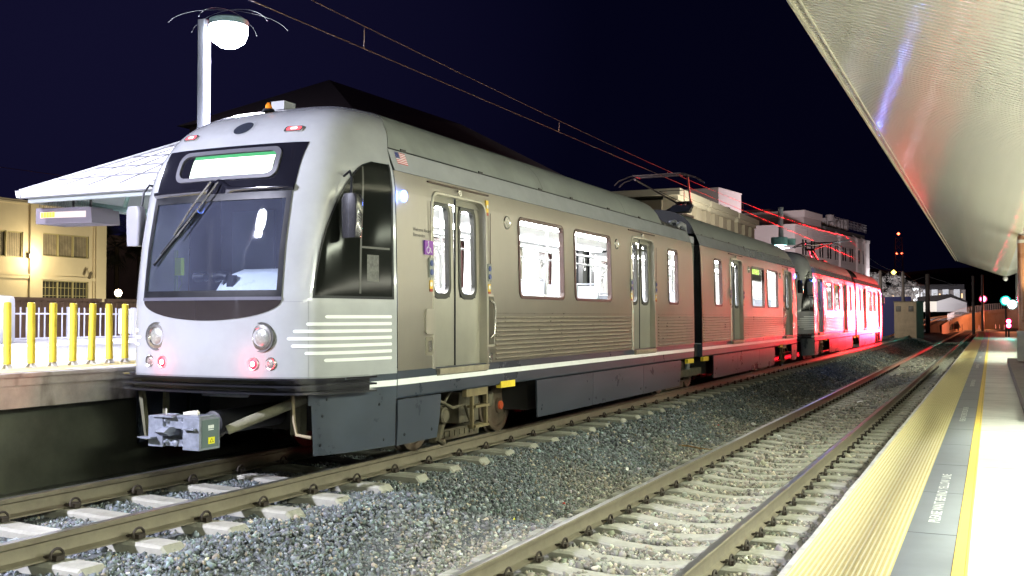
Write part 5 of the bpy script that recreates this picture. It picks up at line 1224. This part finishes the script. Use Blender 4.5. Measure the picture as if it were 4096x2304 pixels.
m = MB(); m.box(-46.2,-1.0,8.8,20.2,21.6,22.9); m.build('roof', PALEW, mb_)
m = MB(); m.box(-42.1,.12,-.12,52.1,18.9,19.5); m.box(-42.1,.1,-.1,52.1,13.2,13.35); m.build('cornice', PALEW, mb_)
for k in range(9):
    for j in range(2):
        y = 4.0+k*5.3
        for z in ((14.0,) if j == 0 else (9.0,)):
            for dy in (0,1.7):
                m = MB(); m.box(0,.06,y+dy,y+dy+.85,z,z+2.9); m.build('window', WDARK, mb_)
m = MB(); m.box(-11.5,-7.2,-.06,0,13.6,16.6); wn = m.build('window', mat('window_grey', (.10,.10,.11), .3), mb_)
m = MB()
for k in range(4): m.box(-11.5+k*1.4,-11.4+k*1.4,-.12,-.06,13.6,16.6)
m.box(-11.5,-7.2,-.12,-.06,15.0,15.1); s_ = m.build('mullion', PALEW, mb_); s_.parent = wn
for y in (27.5,40.5,47.0):
    m = MB(); m.tube([(.3,y,0),(.3,y,18.5)], .30, 8); m.tube([(.3,y,18.6),(.3,y,18.9),(-.6,y,19.6),(-2,y,19.6)], .5, 8); m.build('vent_duct', PALEW, mb_, auto=50)
m = MB(); m.box(-18,-.5,20.5,50,19.4,20.6); m.build('roof_plant_deck', mat('deck_dark', (.07,.065,.065), .8), mb_)
m = MB()
for k in range(22): m.box(-.55,-.5,27+k*1.15,27.06+k*1.15,21.2,23.0)
for z in (21.8,22.4,23.0): m.box(-.55,-.5,27,52,z,z+.06)
for k in range(14):
    z0 = random.uniform(.7,1.8); y = 27+k*1.1; m.box(-3.2,-2.4+random.uniform(0,.8),y,y+.8,21.2,22.0+z0*.9)
m.lathe([(0,.0),(.9,.1),(.9,1.4),(0,1.7)], (-2,28.5,22.2), 'z', 12); m.build('roof_railing', mat('equip_grey', (.30,.28,.28), .6), mb_)
lamp('block_fill', 'AREA', (-12,150,3), 26000, (1.0,.86,.90), 6, aim=(-33,196,13))  # added fill for the block walls, no fitting stands here
lamp('ledge_fill', 'AREA', (-14.0,78,6), 2600, (1.0,.92,.74), 3, aim=(-22,92,9), sizey=10)  # invented light that lifts the eaves and piers
lamp('tower_fill', 'AREA', (-28,125,8), 2000, (1.0,.85,.80), 4, aim=(-37,149,18))  # added to brighten the tower, no lamp of its own

# dark hipped hall roof behind the train
dh = empty('dark_hall', (-69.7,99,-.8)); tag(dh, 'large unlit hall with a hipped roof, faint against the night sky', 'building')
m = MB(); m.add([(-11,-13,23.2),(12,-13,23.2),(12,46,23.2),(-11,46,23.2),(0,0,29.95),(1.0,31,29.95)], [(0,1,4),(1,2,5,4),(2,3,5),(3,0,4,5)]); m.build('roof', mat('hall_roof', (.24,.20,.20), .9, noise=.2), dh)
m = MB(); m.box(-10,11,-12,45,0,23.2); m.build('wall', mat('hall_wall', (.06,.045,.04), .9), dh)

lamp('hall_fill', 'AREA', (-70,62,24), 520, (.85,.75,.95), 3, aim=(-72,92,26))  # added to lift the hall roof, no lamp hangs at the eaves
# far apartments, hill, warehouse, blue hoarding, hut, tower, trees
ap = empty('apartment_row', (-20.4,321,-.8), -R(1.5)); tag(ap, 'long low white apartment row with balconies far behind the tracks', 'building')
AW = mat('apartment_white', (.58,.58,.60), .8); LITW = emis('window_lit', (1.0,.62,.30), 1.3)
for k in range(7):
    x = -7+k*3.1*.95; m = MB(); m.box(x,x+1.6,0,5,4.5,10.2); m.build('wall', AW, ap)
    m = MB(); m.box(x+1.6,x+3.0,1.4,5,4.5,10.1); m.build('balcony_wall', mat('balcony_grey', (.20,.17,.16), .8), ap)
    for z in (5.3,7.7):
        m = MB(); m.box(x+.45,x+1.15,-.04,0,z,z+1.5); m.build('window', WDARK if (k+int(z)) % 3 else mat('window_blue', (.08,.09,.16), .2), ap)
        if (k*3+int(z)) % 2:
            m = MB(); m.box(x+1.9,x+2.3,1.34,1.4,z,z+1.3); m.build('window', LITW, ap)
m = MB(); m.box(-8,13.5,-.4,6,10.2,11.6); m.build('roof', mat('apt_roof', (.015,.012,.014), .9), ap)
lamp('apartment_fill', 'AREA', (-14,296,5), 6500, (.95,.95,1.0), 12, aim=(-12,321,8))  # unseen light added in front of the apartment row
ap2 = empty('apartment_wing', (-30,317,-.8)); tag(ap2, 'dim tan apartment wing with small lit windows, beyond the blue hoarding', 'building')
m = MB(); m.box(-3,9.2,0,6,2,9.5); m.build('wall', mat('wing_tan', (.22,.17,.15), .8), ap2)
for k in range(6):
    for z in (4.6,7.2):
        if (k+int(z)) % 2 == 0: m = MB(); m.box(-1.5+k*1.8,-1.05+k*1.8,-.05,0,z,z+1.4); m.build('window', LITW, ap2)
m = MB(); m.box(9.3,10.9,-.5,5,1.5,10.6); m.build('lit_stair', emis('stair_lit', (.95,.97,1.0), 1.6), ap2)
wh = empty('metal_warehouse', (-9.6,238.2,-.8)); tag(wh, 'low gabled warehouse with pale ribbed end wall', 'building')
RIBW = mat('ribbed_pale', (.42,.42,.46), .6)
m = MB(); m.prism([(-1.0,3.4),(4.9,3.4),(4.9,5.3),(1.8,6.45),(-1.0,5.6)], 0, 25, 'y')
for k in range(38): m.box(-1+.155*k,-.94+.155*k,-.05,0,3.4,5.2)
m.build('gable_wall', RIBW, wh)
m = MB(); m.box(-4.8,-1.0,.5,20,3.4,5.6); m.build('side_wall', mat('warehouse_white', (.75,.73,.68), .7), wh)
m = MB(); m.prism([(-4.9,5.65),(-1,5.65),(1.8,6.5),(5.0,5.35),(5.0,5.6),(1.8,7.2),(-4.9,6.6)], .3, 25, 'y'); m.build('roof', mat('apt_roof', (1,1,1)), wh)
lamp('warehouse_fill', 'AREA', (-12,229,5), 900, (1,.96,.9), 3, aim=(-10,238,4))  # added fill aimed at the warehouse, without a fitting
m = MB(); m.box(-16,-7.0,105.9,106.2,-.4,3.45); o = m.build('blue_hoarding', mat('hoarding_blue', (.03,.03,.20), .6, noise=.1)); tag(o, 'long plain blue hoarding beside the far end of the train', 'hoarding')
lamp('hoarding_lamp', 'POINT', (-11,99,4.5), 160, (.7,.75,1.0), .3)
ht = empty('trackside_hut', (-7.3,90.6,-.4), -R(10)); tag(ht, 'small concrete equipment hut with two dark vents in front of the blue hoarding', 'hut')
m = MB(); m.box(0,1.75,0,2.4,0,3.12); m.build('wall', mat('hut_concrete', (.30,.24,.18), .85, noise=.2, nscale=2), ht)
m = MB(); m.box(-.05,1.82,-.05,2.45,3.12,3.2); m.build('roof', mat('hut_roof', (.12,.10,.08), .9), ht)
for x in (.15,1.15): m = MB(); m.box(x,x+.38,-.04,0,2.35,2.8); m.build('vent', WDARK, ht)
rt = empty('radio_mast', (-73,958,-.8)); tag(rt, 'tall lattice radio mast with red warning lights on the horizon', 'mast')
m = MB()
for s_x in (1,-1):
    for s_y in (1,-1): m.tube([(s_x*4.5,s_y*4.5,0),(s_x*2.6,s_y*2.6,72)], .25, 4)
for k in range(12):
    z = 6*k; w0 = 4.5-1.9*z/72; w1 = 4.5-1.9*(z+6)/72; m.tube([(-w0,-w0,z),(w1,-w1,z+6)], .18, 4); m.tube([(w0,-w0,z),(-w1,-w1,z+6)], .18, 4); m.tube([(w0,-w0,z),(w0,w0,z)], .15, 4)
m.build('lattice', mat('mast_grey', (.18,.18,.22), .7), rt)
for x, z, s in ((0,75,1.3),(-1.5,57.8,.9),(2.6,57.8,.9)):
    m = MB(); m.lathe([(0,-s),(s,0),(0,s)], (x,0,z), 'z', 10); m.build('warning_light', emis('mast_red', (1.0,.10,.04), 14), rt)
for i_, (x, y, z, s, lab) in enumerate(((-64.5,800,34,1.9,'bright yellow hillside lamp below the radio mast'),(-58.5,800,33.5,.8,'faint orange hillside lamp below the radio mast'))):
    g = empty('hillside_lamp', (x,y,z)); tag(g, lab, 'lamp'); m = MB(); m.lathe([(0,-s),(s,0),(0,s)], (0,0,0), 'z', 10); m.build('globe', emis('hill_yellow', (1.0,.62,.10), 9), g); m = MB(); m.tube([(0,0,-12),(0,0,-s)], .2, 5); m.build('pole', POLE, g)
# hills
m = MB(); rows = []
for t in range(41):
    x = -700+35*t; hgt = 33*math.exp(-((x+40)/190)**2)+18*math.exp(-((x+330)/160)**2)+12+4*math.sin(x*.031)+2*math.sin(x*.11); rows.append([(x,820,-2),(x,880,hgt*.8),(x,960,hgt),(x,1200,-2)])
m.grid(rows); tag(m.build('hills', mat('hill_black', (.006,.005,.006), .95), smooth=True), kind='structure')
# pale lit trees
def leafy(x, y, z0, h, r, label, seed, matl, name='tree'):
    rnd = np.random.default_rng(seed); g = empty(name, (x,y,z0)); tag(g, label, 'tree', 'trees lit pale by street lamps')
    m = MB(); m.tube([(0,0,0),(.1,0,h*.45),(0,0,h*.8)], [h*.05,h*.035,h*.012], 7)
    for k in range(7):
        a = rnd.uniform(0,6.28); m.tube([(0,0,h*(.35+.05*k)),(r*.6*math.cos(a),r*.6*math.sin(a),h*(.5+.06*k))], [h*.02,h*.006], 5)
    m.build('trunk', mat('bark', (.12,.09,.07), .9), g)
    m = MB(); cl = [(rnd.normal(0,.42),rnd.normal(0,.42),rnd.uniform(.3,1.0)) for _ in range(26)]
    for cx, cy, cz in cl:
        k_ = (1.15-abs(cz-.5)*.9); R0 = r*.30
        for _ in range(90):
            d = rnd.normal(size=3); d /= np.linalg.norm(d); p = np.array([cx*r*k_,cy*r*k_,cz*h])+d*R0*rnd.uniform(.3,1.1)
            s = h*.018*rnd.uniform(.6,1.5); u = rnd.normal(size=3); u /= np.linalg.norm(u); v = np.cross(u,d); v /= max(np.linalg.norm(v),1e-6)
            m.add([p-u*s, p-v*s*.6, p+u*s, p+v*s*.6], [(0,1,2,3)])
    m.build('crown', matl, g, fix=False)
PLEAF = mat('leaf_pale', (.30,.28,.26), .7, noise=.2)
leafy(-24.6,262,1,10.6,3.4,'pale tree immediately beside the end of the train roof',3,PLEAF); leafy(-19.6,262,1,10.2,4.2,'wider pale tree behind the catenary pole by the blue hoarding',4,PLEAF); leafy(-17.2,262,1,8.6,2.4,'smallest of the pale trees, next to the white apartments',5,PLEAF)
lamp('tree_flood', 'AREA', (-21,240,5), 6500, (.98,.95,1.0), 4, aim=(-21,262,7))

# catenary poles beyond the train, their cross arm
CP = mat('far_pole', (.16,.13,.13), .6, .2)
for (x, y, h, w_, lab) in ((-8.95,97,6.0,.17,'dark catenary pole directly behind the last rail car'),(-7.1,97.5,5.9,.17,'dark catenary pole in front of the pale trees'),(-6.2,119,6.5,.26,'thick catenary pole with a cross arm in front of the warehouse'),(-1.75,121,6.3,.16,'thin catenary pole above the curved retaining wall'),(-1.05,148,7.4,.18,'thin catenary pole by the red signal')):
    g = empty('catenary_pole', (x,y,-.4)); tag(g, lab, 'pole', 'catenary poles beyond the train')
    m = MB(); m.lathe([(w_,0),(w_*.8,h*1.0),(0,h*1.01)], (0,0,0), 'z', 10); m.build('pole', CP, g, auto=40)
    if w_ > .2:
        m = MB(); m.tube([(-3.6,-.4,5.2),(3.0,.4,5.25)], .05, 6); m.tube([(0,0,6.3),(-3.3,-.4,5.2)], .02, 4); m.tube([(0,0,6.3),(2.8,.4,5.25)], .02, 4); m.build('cross_arm', mat('arm_grey', (.22,.22,.25), .5), g)
# overhead wires
def sag(a, b, s, n=14): return [Vector(a).lerp(Vector(b), k/n)-Vector((0,0,4*s*(k/n)*(1-k/n))) for k in range(n+1)]
WIRE = mat('wire_copper', (.17,.09,.055), .4, .9)
def wire(pts, r, label, name='overhead_wire'):
    m = MB(); m.tube(pts, r, 5); o = m.build(name, WIRE); tag(o, label, 'wire'); return o
cw_ = [(-6.755,-14,4.72),(-6.755,10,4.72),(-6.755,30,4.72),(-6.755,55,4.72),(-6.9,80,4.70),(-7.4,97,4.7),(-6.6,119,4.9)]
wire(cw_, .0062, 'lower contact wire running above the train roof')
wire(sag((-6.755,-12,5.72),(-6.65,54.2,5.62),.80,24)+sag((-6.65,54.2,5.62),(-7.0,96,5.5),.55)[1:]+sag((-7.0,96,5.5),(-6.4,119,4.9),.2)[1:], .0050, 'upper sagging messenger wire above the train roof')
mess = lambda y: 5.72-.1*(y+12)/66.2-4*.80*((y+12)/66.2)*(1-(y+12)/66.2) if y < 54.2 else 5.62-.12*(y-54.2)/41.8-4*.55*((y-54.2)/41.8)*(1-(y-54.2)/41.8)
dr = None
for k, y in enumerate((10.3,16.4,23.0,31.0,43.0,62,78)):
    m = MB(); m.tube([(-6.755,y,4.72),(-6.75,y,mess(y))], .0028, 4); m.lathe([(0,-.02),(.011,0),(0,.02)], (-6.755,y,4.73), 'z', 6); o = m.build('dropper', WIRE); tag(o, ('first','second','third','fourth','fifth','sixth','seventh')[k]+' thin vertical dropper along the overhead wires, counted from the lamp post', 'wire', 'droppers between the overhead wires')
wire(sag((-60,10,12.2),(-30,44,7.0),.6), .012, 'thin cable crossing the sky above the left canopy', 'sky_cable')
wire(sag((-8.5,97,5.4),(-6.2,119,5.0),.5), .010, 'short slack wire between the far poles', 'slack_wire')

# retaining wall with railing, signals
RW = mat('retaining_concrete', (.42,.26,.18), .85, noise=.2, nscale=.6, bump=.01)
rwp = [Vector((-6.6,151,0)),Vector((-5.95,147,0)),Vector((-5.6,158,0)),Vector((-5.1,170,0)),Vector((-3.4,181,0)),Vector((-.8,190,0)),Vector((2.6,197,0)),Vector((7.5,203,0)),Vector((14,207,0))]
ztop = [.2,.35,.85,1.35,2.0,2.55,2.95,3.25,3.5]
rw = empty('retaining_wall', (0,0,0)); tag(rw, 'long curved concrete retaining wall glowing red beyond the platform end', 'wall')
m = MB(); m.grid([[(p.x,p.y,-.8) for p in rwp],[(p.x,p.y,z-.5) for p, z in zip(rwp,ztop)]]); m.build('wall_face', RW, rw)
m = MB(); m.grid([[(p.x+.25,p.y-.3,z-.55) for p, z in zip(rwp[2:],ztop[2:])],[(p.x+.25,p.y-.3,z) for p, z in zip(rwp[2:],ztop[2:])],[(p.x-.1,p.y+.2,z) for p, z in zip(rwp[2:],ztop[2:])]]); m.build('parapet', RW, rw)
m = MB(); m.grid([[(rwp[0].x,rwp[0].y,-.8),(rwp[1].x,rwp[1].y,-.8),(rwp[2].x+.2,rwp[2].y-.25,-.8)],[(rwp[0].x,rwp[0].y,.2),(rwp[1].x,rwp[1].y,.4),(rwp[2].x+.2,rwp[2].y-.25,1.0)]]); m.build('end_face', mat('end_face_lit', (.60,.52,.48), .8), rw)  # paler copy of the wall concrete, light on the end painted in
m = MB()
for k in range(len(rwp)-3):
    a, b = rwp[k+2], rwp[k+3]; za, zb_2 = ztop[k+2], ztop[k+3]
    for q in range(10):
        t = q/10; p = a.lerp(b,t); z = za+(zb_2-za)*t; m.tube([(p.x,p.y,z),(p.x,p.y,z+1.05)], .022, 3)
    m.tube([(a.x,a.y,za+1.05),(b.x,b.y,zb_2+1.05)], .02, 4)
m.build('railing', mat('railing_grey', (.30,.26,.24), .5), rw)
for i_, (x, y, h, lab) in enumerate(((-5.0,163,1.15,'tall red and white marker post standing by the curved wall'),(-4.0,168,.95,'marker post with white band second along the curved wall'),(-1.8,176,.75,'short marker post where the rails bend right'),(0.6,184,.8,'slim marker post in the group of three, nearest the rails'),(1.2,185.5,.8,'slim marker post in the middle of the group of three'),(1.9,187,.8,'slim marker post closest to the signals'))):
    g = empty('marker_post', (x,y,-.55)); tag(g, lab, 'post', 'marker posts by the retaining wall')
    m = MB(); m.lathe([(.10,0),(.10,.06),(.05,.08),(.05,h),(0,h)], (0,0,0), 'z', 8); m.build('post', mat('marker_white', (.6,.35,.33), .6), g)
g = empty('switch_box', (-4.7,166,-.55)); tag(g, 'small dark trackside switch box before the curved wall', 'box'); m = MB(); m.box(-.35,.35,-.3,.3,.25,1.05); m.box(-.30,-.15,-.2,.2,0,.25); m.box(.15,.3,-.2,.2,0,.25); m.lathe([(0,.0),(.12,.0),(.12,.3),(0,.34)], (.1,0,1.05), 'z', 8); m.build('housing', mat('box_dark', (.03,.02,.02), .7), g)

def signal(name, x, y, zb, lamps, label, post=True):
    g = empty(name, (x,y,zb)); tag(g, label, 'signal', 'lit railway signals')
    top = max(l_[1] for l_ in lamps)-zb
    m = MB(); m.lathe([(.07,0),(.06,top)], (0,.25,0), 'z', 8); m.build('mast', mat('signal_black', (.02,.02,.02), .6), g)
    for dx, z, r, matl in lamps:
        m = MB(); m.lathe([(r*1.5,.02),(r*1.6,.25),(0,.27)], (dx,0,z-zb), 'y', 16); m.lathe([(r*1.15,-.28),(r*1.15,.02)], (dx,0,z-zb), 'y', 16); hd = m.build('lamp_housing', MATS['signal_black'], g, auto=40)
        m = MB(); m.lathe([(0,-.05),(r*.7,-.03),(r,.0)], (dx,0,z-zb), 'y', 16); s_ = m.build('lens', matl, hd)
SR, SG = emis('signal_red', (1.0,.03,.10), 90), emis('signal_green', (.03,1.0,.80), 120)
signal('track_signal', -1.25, 192.5, 1.5, [(0,4.54,.45,SR)], 'red railway signal glowing above the curved wall')
signal('track_signal', 1.12, 97.6, -.2, [(0,2.887,.29,SG),(.49,2.565,.29,emis('signal_white', (.8,1.0,.95), 110))], 'bright green railway signal beside the brown column')
signal('dwarf_signal', 1.33, 97.4, -.2, [(0,1.135,.17,SR),(0,.765,.17,SR)], 'low red signal with two lamps beyond the platform end')
lamp('dwarf_red_light', 'SPOT', (1.30,96.8,.95), 380000, (1.0,.008,.020), .17, aim=(-5.4,61,2.4), spot=10, blend=.9)
lamp('dwarf_red_wide', 'SPOT', (1.30,96.8,.6), 9000, (1.0,.012,.030), .17, aim=(-5.0,42,1.6), spot=15, blend=.8)
lamp('signal_red_light', 'SPOT', (-1.2,191.5,4.5), 9000, (1.0,.02,.05), .3, aim=(-2,60,-.4), spot=4, blend=.6)
lamp('signal_green_light', 'SPOT', (1.12,96.9,2.85), 700, (.05,1.0,.75), .25, aim=(-5.0,60,0), spot=60, blend=.6)
lamp('wall_red_fill', 'POINT', (1.2,150,1.6), 2600, (1.0,.22,.10), .3)  # added point light that reddens the wall
lamp('wall_amber_fill', 'POINT', (3.0,176,3.0), 5200, (1.0,.36,.16), .4)  # second added light, orange, filling in the rest of the wall


# litter on the ballast
def litter(name, x, y, label, build, matl):
    m = MB(); build(m); o = m.build(name, matl); o.location = (x, y, float(hx(x))+.035); o.rotation_euler = (random.uniform(-.3,.3),random.uniform(-.3,.3),random.uniform(0,6)); tag(o, label, 'litter'); return o
WP = mat('litter_white', (.75,.75,.72), .5)
def scrap(w_, l_): return lambda m: m.grid([[(-w_,-l_,.0),(-w_*.2,-l_*1.1,.02),(w_,-l_,.005)],[(-w_,0,.012),(0,0,.03),(w_*1.1,0,.008)],[(-w_,l_,.0),(0,l_,.015),(w_,l_,.01)]])
o = litter('dry_stick', -4.35, 16.1, 'long brown dry stick lying between the two tracks', lambda m: (m.tube([(-.32,0,.02),(-.1,.03,.03),(.12,-.01,.02),(.36,.05,.01)], [.012,.014,.011,.006], 6), m.tube([(.1,-.01,.02),(.25,-.09,.01)], [.007,.004], 5)), mat('stick_brown', (.30,.17,.07), .8)); o.rotation_euler = (0,0,R(-22))
litter('paper_scrap', -4.5, 13.3, 'white paper scrap between the tracks below the brown stick', scrap(.03,.05), WP)
litter('plastic_wrapper', -4.75, 14.7, 'clear bluish plastic wrapper on the dark stones', scrap(.05,.07), mat('wrapper_blue', (.30,.34,.45), .2))
litter('paper_scrap', -4.25, 20.3, 'white paper scrap beside the empty track beyond the brown stick', scrap(.04,.05), WP)
litter('foil_scrap', -3.35, 18.2, 'crumpled white scrap leaning on the inner rail of the empty track', lambda m: m.tube([(0,0,.0),(.02,.01,.05),(.05,.0,.09)], [.03,.035,.01], 6), WP)
litter('paper_scrap', -4.1, 30.5, 'white paper scrap far along the ballast shoulder', scrap(.07,.08), WP)
litter('paper_scrap', -3.0, 27.0, 'white paper scrap between the rails of the empty track', scrap(.06,.07), WP)
litter('red_scrap', -4.6, 18.9, 'small red scrap on the dark stones', scrap(.025,.025), mat('litter_red', (.6,.05,.02), .5))
litter('red_scrap', -4.35, 10.7, 'small red scrap on the grey stones near the viewer', scrap(.018,.018), MATS['litter_red'])
litter('yellow_scrap', -4.45, 9.6, 'tiny yellow scrap on the grey stones', scrap(.014,.014), mat('litter_yellow', (.7,.7,.05), .5))
